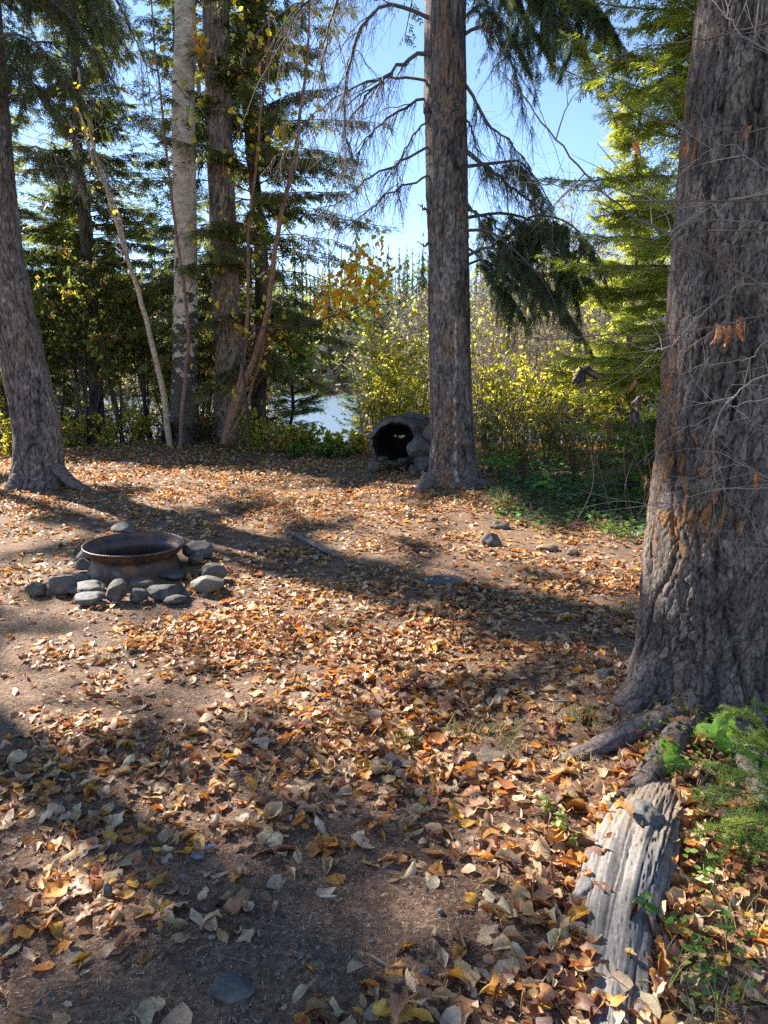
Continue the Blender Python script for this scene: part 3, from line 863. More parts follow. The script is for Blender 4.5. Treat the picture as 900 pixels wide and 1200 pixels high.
def foliage_on(m, pts, L, dens, hang, size, col, rg, tmpl, t0=.12, keep=None, spread=1.0, tips=True):
    """pts: (nb,K,3) branch curves, L: (nb,) lengths. Adds branchlets along both sides."""
    nb, K, _ = pts.shape
    if nb == 0: return
    cnt = np.maximum(3, (L * dens * 2)).astype(int)
    idx = np.repeat(np.arange(nb), cnt)
    N = len(idx)
    t = rg.uniform(t0, 1.0, N) if True else None
    f = t * (K - 1); i0 = np.clip(f.astype(int), 0, K - 2); u = (f - i0)[:, None]
    a, b = pts[idx, i0], pts[idx, i0 + 1]
    p = a * (1 - u) + b * u
    tan_ = nrm(b - a)
    side = nrm(np.cross(tan_, np.array([0, 0, 1.]))) * rg.choice([-1, 1], N)[:, None]
    d = tan_ * rg.uniform(.3, .9, (N, 1)) + side * rg.uniform(.3, 1.0, (N, 1)) * spread + np.array([0, 0, -1.]) * (hang * rg.uniform(.5, 1.5, (N, 1))) + rg.normal(0, .12, (N, 3))
    sz = size * (1.15 - .55 * t) * rg.uniform(.6, 1.25, N)
    up = np.array([0, 0, 1.]) + rg.normal(0, .35, (N, 3)) + tan_ * .4 * hang
    kmask = np.ones(N, bool)
    if keep is not None: kmask = keep(p, p + nrm(d) * sz[:, None])
    p, d, sz, up = p[kmask], d[kmask], sz[kmask], up[kmask]
    N = len(p)
    c = np.asarray(col)[None] * rg.uniform(.55, 1.5, (N, 1)) * rg.uniform(.9, 1.1, (N, 3))
    w = rg.integers(0, len(tmpl), N)
    for k, (T, F) in enumerate(tmpl):
        s = w == k
        m.inst(T, F, p[s], d[s], up[s], sz[s], c[s])

def prune(pts, L, off, zs=None):
    """drop the boughs that stand mostly in front of a sunlit patch"""
    n, K, _ = pts.shape
    k = keep_shade(pts[:, 1:].reshape(-1, 3) + np.asarray(off)).reshape(n, K - 1).mean(1)
    mid = pts[:, K // 2] + np.asarray(off)
    g = (k > .55) | in_frame(mid)
    return (pts[g], L[g]) if zs is None else (pts[g], L[g], zs[g])

def spruce(base, H, R0, cf, rmax, seed, label, cat="spruce tree", group=None, dens=11, col=(.15, .155, .055), hang=.35, size=.34, tmpl=BL_LO, keep=True,
           gap=.30, nper=5, trunk_col=(.12, .10, .09), dead_to=0.0, droop=.42, rise=.18, mat=None):
    rg = np.random.default_rng(seed)
    base = np.array(base, float); base[2] = g1(base[0], base[1])
    o = empty("spruce_tree", base, label, cat, group)
    path = [base + np.array([0, 0, -.15])] + [base + np.array([rg.normal(0, .06), rg.normal(0, .06), h]) for h in np.linspace(.8, H, 6)]
    m, pr = trunk_mesh(path, np.interp([0, .8] + list(np.linspace(.8, H, 6)[1:]), [0, H], [R0, .02]), 14, 60, flare=(.5, .2), col=trunk_col, bark=(.05, .1, .004), seed=seed)
    m.obj("trunk", M_SPRUCE, o, base)
    zs = np.repeat(np.arange(cf, H - .25, gap), nper)
    zs = zs + rg.uniform(-gap / 2, gap / 2, len(zs))
    nb = len(zs); az = rg.uniform(0, 2 * pi, nb)
    fr_ = np.clip((zs - cf) / (H - cf), 0, 1)
    L = rmax * (1 - fr_) ** .75 * np.minimum(1, .72 + fr_ * 2.2) * rg.uniform(.65, 1.15, nb) + .15
    t = np.linspace(0, 1, 7)
    up = rise * (1 + fr_ * 2.0)[:, None] * t - (droop * (1 - .6 * fr_))[:, None] * t ** 2 + .12 * t ** 4
    x = L[:, None] * t * np.cos(az)[:, None]; y = L[:, None] * t * np.sin(az)[:, None]
    cx = np.interp(zs, pr[:, 2] - base[2], pr[:, 0] - base[0]); cy = np.interp(zs, pr[:, 2] - base[2], pr[:, 1] - base[1])
    pts = np.stack([x + cx[:, None], y + cy[:, None], zs[:, None] + L[:, None] * up], -1)
    pts[:, 1:] += rg.normal(0, .02, (nb, 6, 3))
    if keep: pts, L, zs = prune(pts, L, base, zs); nb = len(L)
    mb_ = MB()
    r = .018 * (L / rmax)[:, None] * (1 - .8 * t) + .003
    for k in range(6):
        mb_.segs(pts[:, k] , pts[:, k + 1], r[:, k], r[:, k + 1], np.array([.09, .07, .06]))
    mb_.obj("branches", M_TWIG, o)['kind'] = 'stuff'
    kp = (lambda q, e: keep_shade(q + base, e=e + base)) if keep is True else None
    mf = MB()
    live = zs > dead_to
    foliage_on(mf, pts[live], L[live], dens, hang, size, col, rg, tmpl, keep=kp)
    f_ = mf.obj("crown", mat or M_NEED, o); f_['kind'] = 'stuff'
    return o

# ---- big old spruce on the right
bx, by = 1.425, 3.0
pth = [np.array([1.425, 3.0, -.15]), np.array([1.425, 3.0, .3]), np.array([1.42, 3.0, .95]), np.array([1.43, 3.02, 1.9]), np.array([1.445, 3.04, 2.9]), np.array([1.46, 3.06, 4.2]), np.array([1.5, 3.1, 8.0]), np.array([1.5, 3.1, 17.0])]
rd = [.285, .272, .262, .240, .222, .21, .17, .03]
T_big = empty("spruce_tree", (1.425, 3.0, 0), "massive furrowed old spruce trunk filling the right edge", "spruce tree")
low = [p for p in pth[:6]]
m, pr = trunk_mesh(low, rd[:6], 400, 520, dirs=[(pi + .25, .36, .95, .15), (-pi / 2 - .30, .30, .85, .16), (-.85, .30, .8, .15), (.5, .4, .8, .15), (2.0, .4, .8, .15)], col=(.145, .122, .110), bark=(.028, .075, .0075), seed=5, zdense=1.15, cols2=(.20, .10, .045))
tr = m.obj("trunk", M_OLD, T_big, (1.425, 3.0, 0))
m, pr = trunk_mesh(pth[5:], [.21, .17, .03], 40, 60, flare=(0, 1), col=(.16, .135, .125), bark=(.05, .08, .006), seed=6)
m.obj("upper_trunk", M_OLD, T_big, (1.425, 3.0, 0))
rg = np.random.default_rng(55); o_big = np.array([1.425, 3., 0])
zs = np.repeat(np.arange(4.6, 16.4, .42), 5) + rg.uniform(-.2, .2, len(np.repeat(np.arange(4.6, 16.4, .42), 5)))
nb = len(zs); az = rg.uniform(0, 2 * pi, nb); L = 2.4 * (1 - (zs - 4) / 13) ** .8 * rg.uniform(.6, 1.1, nb) + .2
t = np.linspace(0, 1, 7)
pts = np.stack([L[:, None] * t * np.cos(az)[:, None] + .04, L[:, None] * t * np.sin(az)[:, None] + .06, zs[:, None] + L[:, None] * (.15 * t - .35 * t ** 2)], -1)
# no live branch may hang into the picture
m = MB(); r = .02 * (1 - .8 * t)[None] * np.ones((nb, 1)) + .003
for k in range(6): m.segs(pts[:, k], pts[:, k + 1], r[:, k], r[:, k + 1], np.array([.09, .07, .06]))
m.obj("branches", M_TWIG, T_big)['kind'] = 'stuff'
m = MB(); foliage_on(m, pts, L, 9, .3, .36, (.05, .075, .03), rg, BL_LO, keep=lambda q, e: keep_shade(q + o_big, e=e + o_big))
m.obj("crown", M_NEED, T_big)['kind'] = 'stuff'

# roots running out from the big trunk
def root(pts, rad, parent, origin, mat, col, n=60, seg=36, name="root", seed=3, sq=.75, amp=.12):
    rr = smooth_path(np.concatenate([np.asarray(pts), np.asarray(rad)[:, None]], 1), n * 2)
    m = MB(); 
    p3 = rr[:, :3]; t = nrm(np.gradient(p3, axis=0)); ex = nrm(np.cross(t, [0, 0, 1.])); ey = np.cross(ex, t)
    a = np.arange(seg) * 2 * pi / seg
    A, I = np.meshgrid(a, np.arange(len(rr)))
    loc = np.stack([np.cos(A).ravel() * 1.5, np.sin(A).ravel() * 1.5, I.ravel() * .12], 1)
    f1, f2, cid = voro(A.ravel() / (2 * pi) * seg / 2.2 + .4 * fbm(loc * 3, seed + 2, 2), I.ravel() * .33, seed, None)
    rj = 1 + amp * fbm(loc, seed, 3).reshape(A.shape) + (.07 * sstep(0, .15, f2 - f1) * (.4 + cid)).reshape(A.shape)
    V = p3[:, None] + rr[:, 3][:, None, None] * rj[..., None] * (np.cos(A)[..., None] * ex[:, None] + sq * np.sin(A)[..., None] * ey[:, None])
    nr, ns = A.shape
    i, j = np.meshgrid(np.arange(nr - 1), np.arange(ns), indexing='ij'); j2 = (j + 1) % ns
    q = np.stack([i * ns + j, i * ns + j2, (i + 1) * ns + j2, (i + 1) * ns + j], -1).reshape(-1, 4)
    c = np.array(col)[None] * (.45 + .4 * sstep(0, .15, f2 - f1) + .45 * (cid - .3))[:, None]
    m.add(V, q, c, True)
    return m.obj(name, mat, parent, origin)
o3 = np.array([1.425, 3.0, 0])
gp = lambda px, py, dz=0.0: np.array([*G(px, py)[:2], g1(*G(px, py)[:2]) + dz])
root([gp(800, 870, .03), gp(765, 880, .03), gp(735, 886, .03), gp(700, 892, .02), gp(650, 897, -.02), gp(620, 900, -.05)], [.05, .05, .05, .042, .03, .02], T_big, o3, M_OLD, (.17, .145, .135), seed=8)
root([gp(800, 885, .03), gp(775, 912, .03), gp(750, 935, .02), gp(715, 960, 0), gp(690, 985, -.03)], [.05, .05, .04, .028, .02], T_big, o3, M_OLD, (.14, .12, .11), seed=9)
root([gp(860, 890, .03), gp(880, 925, .02), gp(905, 960, .0), gp(930, 1010, -.04)], [.06, .05, .04, .03], T_big, o3, M_OLD, (.13, .11, .10), seed=10)

# ---- the middle spruce
T_mid = empty("spruce_tree", (.93, 9.75, 0), "straight grey spruce trunk standing in the middle with dead side branches", "spruce tree")
o3 = np.array([.93, 9.75, 0.])
pth = [P(530, 590, 9.75), P(530, 560, 9.75), P(530, 520, 9.75), P(528, 450, 9.75), P(525, 300, 9.75), P(523, 150, 9.75), P(522, 0, 9.75)]
rd = [.31, .31, .30, .28, .262, .25, .238]
pth, rd = to_top(pth, rd, 16, .03)
m, prm = trunk_mesh(pth, rd, 120, 380, flare=(.52, .22), lobes=(5, .22, .6), col=(.175, .153, .147), bark=(.030, .07, .008), seed=11, zdense=1.3, cols2=(.2, .12, .07))
vv_, cc_ = m.v[0], m.c[0]
ctr = np.array([np.interp(vv_[:, 2], prm[:, 2], prm[:, k]) for k in (0, 1)]).T
th = np.arctan2(vv_[:, 1] - ctr[:, 1], vv_[:, 0] - ctr[:, 0])
wv_ = .10 * vnoise(np.stack([0 * th, 0 * th, vv_[:, 2] * 3], 1), 91) + .06 * vnoise(np.stack([0 * th, 0 * th, vv_[:, 2] * 14], 1), 92)
rs = np.exp(-((th + pi / 2 - .12 - wv_) / .045) ** 2) * (vv_[:, 2] < 2.3) * sstep(-.35, .25, vnoise(np.stack([th * 12, 0 * th, vv_[:, 2] * 22], 1), 93))
m.c[0][:, :3] = cc_[:, :3] * (1 - rs[:, None] * .8) + np.array([.62, .58, .55]) * rs[:, None] * .8
m.obj("trunk", M_SPRUCE, T_mid, o3)
root([P(545, 545, 9.62), P(556, 563, 9.45), P(568, 566, 9.4), P(585, 572, 9.4), P(605, 580, 9.35)], [.10, .075, .06, .045, .03], T_mid, o3, M_SPRUCE, (.15, .13, .12), seed=12)
root([P(550, 560, 9.5), P(556, 572, 9.3), P(545, 580, 9.15), P(532, 586, 9.05)], [.08, .055, .045, .03], T_mid, o3, M_SPRUCE, (.14, .12, .11), seed=13)
root([P(505, 560, 9.6), P(492, 575, 9.35), P(478, 585, 9.2)], [.12, .08, .04], T_mid, o3, M_SPRUCE, (.18, .15, .14), seed=14)
root([P(590, 585, 9.2), P(600, 594, 8.8), P(585, 612, 8.3), P(566, 632, 7.7), P(548, 648, 7.2)], [.05, .075, .06, .055, .02], T_mid, o3, M_WOOD, (.15, .14, .135), seed=15)

def hanging_twigs(m, pts, n, ln, rg, col, r=.0035, hang=1.2, sub=3):
    """fine dead twigs hanging from a branch polyline"""
    pts = np.asarray(pts); K = len(pts)
    f = rg.uniform(.12, 1, n) * (K - 1); i0 = np.clip(f.astype(int), 0, K - 2); u = (f - i0)[:, None]
    p = pts[i0] * (1 - u) + pts[i0 + 1] * u
    tn = nrm(pts[i0 + 1] - pts[i0]); side = nrm(np.cross(tn, [0, 0, 1.])) * rg.choice([-1, 1], n)[:, None]
    d = nrm(tn * rg.uniform(.1, .8, (n, 1)) + side * rg.uniform(0, .8, (n, 1)) + np.array([0, 0, -hang]) * rg.uniform(.4, 1.2, (n, 1)))
    l = ln * (.12 + 1.1 * rg.random(n) ** 1.8)[:, None]
    q = p + d * l * .5; d2 = nrm(d + np.array([0, 0, -.5]) + rg.normal(0, .25, (n, 3))); e = q + d2 * l * .5
    m.segs(p, q, r, r * .7, np.array(col)); m.segs(q, e, r * .7, r * .35, np.array(col))
    for _ in range(sub):
        b = np.where(rg.random((n, 1)) < .5, p + (q - p) * rg.random((n, 1)), q + (e - q) * rg.random((n, 1)))
        dd = nrm(d2 + rg.normal(0, .55, (n, 3))); m.segs(b, b + dd * l * rg.uniform(.15, .45, (n, 1)), r * .5, r * .3, np.array(col) * .9)
    return e

rg = np.random.default_rng(77)
DB = (.085, .07, .065)
def dead_branch(lst, Y0, Y1, r0, parent, origin, n=26, ln=.6, name="dead_branch", col=DB, hang=1.2):
    Ys = np.linspace(Y0, Y1, len(lst))
    pts = smooth_path(px_path(lst, Ys), 18)
    pts[2:] += rg.normal(0, .012, pts[2:].shape)
    m = MB(); m.tube(pts, np.linspace(r0, .004, 18), 6, np.array(col) * 1.1)
    for _ in range(int(n / 5)):
        i0 = rg.integers(3, 16); tn = nrm(pts[i0 + 1] - pts[i0 - 1]); l = ln * rg.uniform(.6, 1.9)
        d = nrm(tn * rg.uniform(.2, 1) + nrm(np.cross(tn, [0, 0, 1.])) * rg.choice([-1, 1]) * rg.uniform(.3, 1) + [0, 0, rg.uniform(-.4, .15)])
        tt = np.linspace(0, 1, 8)[:, None]
        sp = pts[i0] + d * l * tt + np.array([0, 0, -1.]) * l * rg.uniform(.1, .7) * tt ** 2; sp[1:] += rg.normal(0, .012, (7, 3))
        m.tube(sp, np.linspace(r0 * .35, .003, 8), 4, np.array(col))
        hanging_twigs(m, sp, int(rg.uniform(6, 16)), ln * .45, rg, col, r=.0028, hang=rg.uniform(.2, 1.1), sub=2)
    hanging_twigs(m, pts, int(n * 2.2), ln * 1.15, rg, col, hang=hang, sub=4)
    return m.obj(name, M_TWIG, parent, origin), pts
for lst, y1, r0, n, ln in [([(505, 60), (470, 75), (440, 100), (418, 128), (400, 160)], 9.2, .028, 34, .65),
                           ([(505, 112), (470, 130), (440, 150), (420, 180), (408, 210)], 10.2, .02, 34, .6),
                           ([(505, 170), (465, 192), (430, 210), (400, 235), (360, 250)], 9.4, .018, 30, .6),
                           ([(500, 20), (460, 5), (425, 30), (408, 80), (402, 140), (415, 190)], 9.0, .024, 44, .7),
                           ([(500, -30), (440, -40), (400, -5), (380, 60), (372, 120)], 9.2, .024, 40, .75),
                           ([(502, 95), (460, 90), (400, 110), (350, 150), (325, 200)], 10.6, .018, 36, .6),
                           ([(503, 205), (460, 225), (410, 260), (370, 275)], 10.0, .015, 30, .5),
                           ([(500, -60), (450, -50), (420, -20), (350, 10), (330, 70)], 10.4, .026, 40, .7),
                           ([(503, 140), (480, 165), (465, 200), (470, 245)], 9.3, .014, 20, .5),
                           ([(503, 250), (498, 245), (490, 240)], 9.6, .02, 2, .15),
                           ([(503, 285), (498, 288), (490, 284)], 9.6, .018, 1, .1),
                           ([(546, 100), (562, 125), (572, 145), (595, 165), (625, 200)], 9.2, .022, 34, .65),
                           ([(547, 178), (575, 198), (603, 222), (625, 240), (632, 258)], 9.0, .034, 34, .55),
                           ([(548, 240), (565, 262), (580, 285), (595, 305)], 9.3, .024, 20, .4),
                           ([(548, 245), (575, 258), (595, 280), (610, 300)], 9.9, .02, 20, .4),
                           ([(545, 40), (565, 30), (590, 50), (605, 90), (612, 130)], 9.2, .022, 40, .6),
                           ([(546, 140), (553, 150), (560, 175), (566, 220)], 9.0, .014, 16, .45)]:
    dead_branch(lst, 9.65, y1, r0, T_mid, o3, n, ln)

def px_ok(p):
    return p[:, 0] > -2

def live_branch(lst, Y0, Y1, r0, parent, origin, dens, size, hang, col, rg, tmpl=BL_HI, spread=.6, name="branch", t0=.1, reps=1):
    Ys = np.linspace(Y0, Y1, len(lst))
    pts = smooth_path(px_path(lst, Ys), 14)
    m = MB(); m.tube(pts, np.linspace(r0, .005, 14), 6, np.array(DB) * 1.1)
    L = np.linalg.norm(np.diff(pts, axis=0), axis=1).sum()
    b = m.obj(name, M_TWIG, parent, origin)
    # drooping secondary twigs carry the needles
    n2b = int(L * 17)
    f = rg.uniform(t0, 1, n2b) * 13; i0 = np.clip(f.astype(int), 0, 12); u = (f - i0)[:, None]
    p = pts[i0] * (1 - u) + pts[i0 + 1] * u; tn = nrm(pts[i0 + 1] - pts[i0]); side = nrm(np.cross(tn, [0, 0, 1.])) * rg.choice([-1, 1], n2b)[:, None]
    l2 = size * rg.uniform(.8, 1.8, n2b)
    t = np.linspace(0, 1, 5)[None, :, None]
    sec = p[:, None] + l2[:, None, None] * (t * (tn * .35 + side * spread)[:, None] + np.array([0, 0, -1.]) * hang * (t * .35 + t ** 2 * .8) * rg.uniform(.6, 1.3, (n2b, 1, 1)))
    o0 = np.asarray(origin)
    m = MB()
    for k in range(4): m.segs(sec[:, k] - o0, sec[:, k + 1] - o0, .004, .003, np.array(DB))
    foliage_on(m, sec - o0, l2, dens, hang * .9, size * .42, col, rg, tmpl, t0=.05, spread=.55, keep=lambda a_, b_: keep_shade(a_ + o0, e=b_ + o0) | (px_ok(a_ + o0)))
    m.obj("needle_spray", M_NEED, parent)['kind'] = 'stuff'
    return pts
DG = (.09, .115, .06)
for lst, y1, r0, dn, sz, hg in [([(546, -60), (590, -75), (640, -40), (690, 0), (715, 25)], 9.2, .035, 17, .50, 1.0),
                            ([(546, -20), (585, -45), (620, -25), (660, 15), (680, 55)], 8.8, .03, 18, .45, 1.1),
                            ([(546, -10), (580, -20), (600, 0), (620, 30), (640, 60)], 9.8, .03, 18, .42, 1.1),
                            ([(545, 20), (565, 5), (585, 20), (600, 45)], 9.0, .022, 15, .4, 1.1),
                            ([(547, 195), (590, 190), (610, 190), (632, 215), (645, 240)], 9.3, .024, 14, .38, 1.0),
                            ([(590, 285), (620, 255), (650, 255), (675, 268), (690, 290)], 9.0, .022, 19, .44, 1.1),
                            ([(575, 290), (600, 275), (630, 280), (660, 300), (672, 320)], 9.5, .022, 20, .42, 1.1),
                            ([(548, 300), (570, 290), (600, 300), (630, 320), (650, 345)], 8.9, .022, 20, .36, 1.0),
                            ([(548, 310), (565, 305), (585, 315), (605, 335)], 9.9, .02, 20, .36, 1.0),
                            ([(547, 255), (590, 250), (630, 262), (660, 290), (680, 325)], 10.6, .024, 22, .44, 1.0),
                            ([(547, 270), (575, 272), (610, 300), (640, 335), (655, 370)], 8.7, .022, 22, .40, 1.0),
                            ([(547, 290), (560, 300), (590, 335), (610, 365)], 9.3, .02, 20, .34, .9),
                            ([(547, -40), (600, -60), (640, -50), (670, -20), (690, 30)], 10.4, .03, 20, .5, 1.0),
                            ([(500, 330), (495, 335), (490, 332), (485, 338)], 9.4, .01, 10, .12, .6)]:
    live_branch(lst, 9.65, y1, r0, T_mid, o3, dn * 1.3, sz, hg * .68, DG, rg, spread=.85)
# its crown above the picture
def add_crown(parent, origin, z0, H, rmax, seed, dens=10, col=(.08, .105, .045), cxy=(0, 0), tmpl=BL_LO, gap=.4):
    rg = np.random.default_rng(seed)
    zs = np.repeat(np.arange(z0, H - .3, gap), 5); zs = zs + rg.uniform(-.2, .2, len(zs)); nb = len(zs); az = rg.uniform(0, 2 * pi, nb)
    L = rmax * (1 - (zs - z0) / (H - z0 + 1)) ** .8 * rg.uniform(.6, 1.1, nb) + .2
    t = np.linspace(0, 1, 7)
    pts = np.stack([L[:, None] * t * np.cos(az)[:, None] + cxy[0], L[:, None] * t * np.sin(az)[:, None] + cxy[1], zs[:, None] + L[:, None] * (.2 * t - .42 * t ** 2)], -1)
    pts, L = prune(pts, L, origin); nb = len(L)
    m = MB(); r = .02 * (1 - .8 * t)[None] * np.ones((nb, 1)) + .003
    for k in range(6): m.segs(pts[:, k], pts[:, k + 1], r[:, k], r[:, k + 1], np.array([.09, .07, .06]))
    m.obj("branches", M_TWIG, parent)['kind'] = 'stuff'
    m = MB(); foliage_on(m, pts, L, dens, .4, .36, col, rg, tmpl, keep=lambda q, e: keep_shade(q + np.asarray(origin), e=e + np.asarray(origin)))
    m.obj("crown", M_NEED, parent)['kind'] = 'stuff'
add_crown(T_mid, o3, 7.2, 16, 2.3, 81, 8, cxy=(-.2, 0))

# ---- the left spruce
T_left = empty("spruce_tree", (-4.75, 9.75, 0), "thick leaning spruce trunk with flared roots at the left edge", "spruce tree")
o3 = np.array([-4.75, 9.75, 0.])
pth = px_path([(46, 592), (46, 560), (43, 500), (22, 400), (2, 300), (-9, 200), (-17, 100), (-26, 0)], 9.75)
rd = [.31, .31, .285, .275, .26, .25, .24, .235]
pth, rd = to_top(pth, rd, 15.5, .03)
m, prl = trunk_mesh(pth, rd, 120, 340, flare=(.40, .22), lobes=(5, .25, .2), col=(.175, .145, .135), bark=(.033, .075, .008), seed=21, zdense=1.3, cols2=(.16, .11, .08))
m.obj("trunk", M_SPRUCE, T_left, o3)
root([P(66, 548, 9.65), P(86, 566, 9.5), P(108, 576, 9.45), P(130, 579, 9.45), P(155, 583, 9.4)], [.10, .075, .06, .05, .025], T_left, o3, M_SPRUCE, (.16, .14, .13), seed=22)
root([P(22, 560, 9.5), P(10, 578, 9.3), P(-10, 590, 9.2)], [.12, .08, .03], T_left, o3, M_SPRUCE, (.17, .145, .13), seed=23)
rg = np.random.default_rng(88)
for lst, y1, r0, dn, sz, hg in [([(-20, 20), (20, -20), (60, 0), (95, 35), (115, 80)], 9.3, .03, 14, .45, .8),
                            ([(-20, 60), (10, 40), (40, 50), (70, 80), (90, 110)], 9.0, .026, 13, .45, .8),
                            ([(-18, 100), (5, 70), (25, 80), (45, 110)], 8.8, .022, 13, .42, .8),
                            ([(-20, -60), (30, -60), (90, -30), (150, 10)], 9.4, .03, 12, .5, .8),
                            ([(-20, -100), (40, -90), (90, -70), (130, -20), (145, 25)], 10.2, .03, 12, .5, .8)]:
    live_branch(lst, 9.65, y1, r0, T_left, o3, dn, sz, hg, (.09, .10, .045), rg, spread=.7)
for lst, y1, r0, n, ln in [([(0, 90), (30, 60), (60, 50), (90, 70), (110, 110)], 10.2, .016, 24, .5), ([(-10, -30), (50, -10), (100, 40), (140, 110)], 9.5, .018, 34, .5), ([(0, -60), (60, -20), (120, 20), (150, 60)], 10.5, .018, 30, .5),
                       ([(-10, 130), (20, 110), (60, 120), (100, 160), (125, 200)], 10.0, .016, 30, .5), ([(-5, 180), (30, 170), (70, 185), (100, 220)], 9.4, .014, 26, .45),
                       ([(-20, -20), (60, -60), (120, -20), (165, 60), (180, 130)], 11.0, .02, 40, .6)]:
    dead_branch(lst, 9.7, y1, r0, T_left, o3, n, ln)
add_crown(T_left, o3, 6.6, 15.3, 2.1, 82, 6, cxy=(-.75, 0))

# ---- birch and the spruce trunk beside it
T_b = empty("birch_tree", (P(215, 528, 15)[0], 15, 0), "white barked birch trunk with black patched base, left of the twin spruce trunk", "birch tree")
o3 = np.array([P(215, 528, 15)[0], 15., 0.])
pth = px_path([(216, 545), (216, 510), (216, 470), (217, 400), (218, 300), (216, 200), (215, 100), (217, 0)], 15.)
rd = [.32, .31, .28, .25, .225, .22, .21, .19]
pth, rd = to_top(pth, rd, 15, .03)
m, pr = trunk_mesh(pth, rd, 72, 240, flare=(.3, .3), lobes=(4, .2, 0), col=(.60, .52, .45), bark=(.3, .3, .004), seed=31, zdense=1.2)
m.c = [np.tile(np.array([.54, .47, .39, 1.]), (len(c), 1)) for c in m.c]
m.obj("trunk", M_BIRCH, T_b, o3)
# torn, peeling bark at the old wound high on the trunk
m = MB()
m.leaves(np.stack([P(233, 45, 14.8), P(226, 25, 14.75), P(232, 90, 14.8)]), np.array([[.0, 0, -1.], [.1, 0, -1], [0, 0, -1]]), np.array([[.4, -1, 0.]] * 3), np.array([.62, .4, .35]), .35, np.array([[.42, .17, .06], [.5, .3, .15], [.4, .3, .22]]), .3, .8, nu=8)
m.obj("peeling_bark", M_LEAF, T_b, o3)
rg = np.random.default_rng(91)
def leaf_spray(m_leaf, pts, n, size, pal, rg, jitter=.08, kite=False, droop=.6):
    pts = np.asarray(pts); K = len(pts)
    f = rg.uniform(.05, 1, n) * (K - 1); i0 = np.clip(f.astype(int), 0, K - 2); u = (f - i0)[:, None]
    p = pts[i0] * (1 - u) + pts[i0 + 1] * u + rg.normal(0, jitter, (n, 3))
    d = rg.normal(0, 1, (n, 3)); d[:, 2] -= droop * 2
    pal = np.array(pal); c = pal[rg.integers(0, len(pal), n)] * rg.uniform(.75, 1.2, (n, 1))
    up = rg.normal(0, 1, (n, 3)) + np.array([0, -.5, 0])
    if kite: m_leaf.kites(p, d, up, size * rg.uniform(.7, 1.3, n), .8, c)
    else: m_leaf.leaves(p, d, up, size * rg.uniform(.7, 1.3, n), .78, c, rg.normal(0, .5, n), rg.normal(.3, .3, n), nu=5, rg=rg)
YEL = [(.72, .48, .04), (.60, .52, .06), (.70, .35, .04), (.45, .50, .08)]
m = MB(); mt = MB()
for lst in [[(205, 60), (190, 45), (180, 60), (190, 80)], [(228, 40), (236, 55), (240, 60), (236, 70)], [(210, 110), (222, 120), (215, 150)], [(228, 5), (260, -10), (280, 0), (275, 15)]]:
    pts = smooth_path(px_path(lst, np.linspace(15, 14.2, len(lst))), 8); mt.tube(pts, np.linspace(.012, .004, 8), 5, DB)
    leaf_spray(m, pts, 11, .12, YEL, rg, .12)
leaf_spray(m, smooth_path([P(232, 35, 14.6), P(238, 60, 14.5), P(234, 68, 14.5)], 6), 22, .11, [(.7, .33, .03), (.72, .45, .05)], rg, .08)
mt.obj("twigs", M_TWIG, T_b, o3)['kind'] = 'stuff'; m.obj("foliage", M_FOL, T_b, o3)['kind'] = 'stuff'

T_s2 = empty("spruce_tree", (P(268, 515, 15.8)[0], 15.8, 0), "tall brown spruce trunk just right of the white birch", "spruce tree")
o3 = np.array([P(268, 515, 15.8)[0], 15.8, 0.])
pth = px_path([(269, 530), (269, 500), (268, 450), (266, 380), (262, 280), (258, 180), (255, 80), (252, 0)], 15.8)
rd = [.35, .34, .31, .29, .27, .26, .25, .24]
pth, rd = to_top(pth, rd, 17, .03)
m, pr = trunk_mesh(pth, rd, 84, 260, flare=(.3, .3), lobes=(5, .2, 0), col=(.30, .235, .195), bark=(.040, .08, .008), seed=33, zdense=1.2)
m.obj("trunk", M_SPRUCE, T_s2, o3)
add_crown(T_s2, o3, 9.8, 16.8, 2.3, 83, 9, cxy=(-.3, 0))
for lst, y1 in [([(268, 300), (290, 290), (320, 300), (345, 330)], 15.2), ([(255, 200), (240, 190), (232, 205), (228, 240)], 15.3), ([(262, 240), (300, 235), (330, 260)], 16.5), ([(258, 110), (300, 100), (340, 140)], 15.)]:
    dead_branch(lst, 15.7, y1, .022, T_s2, o3, 22, .6)

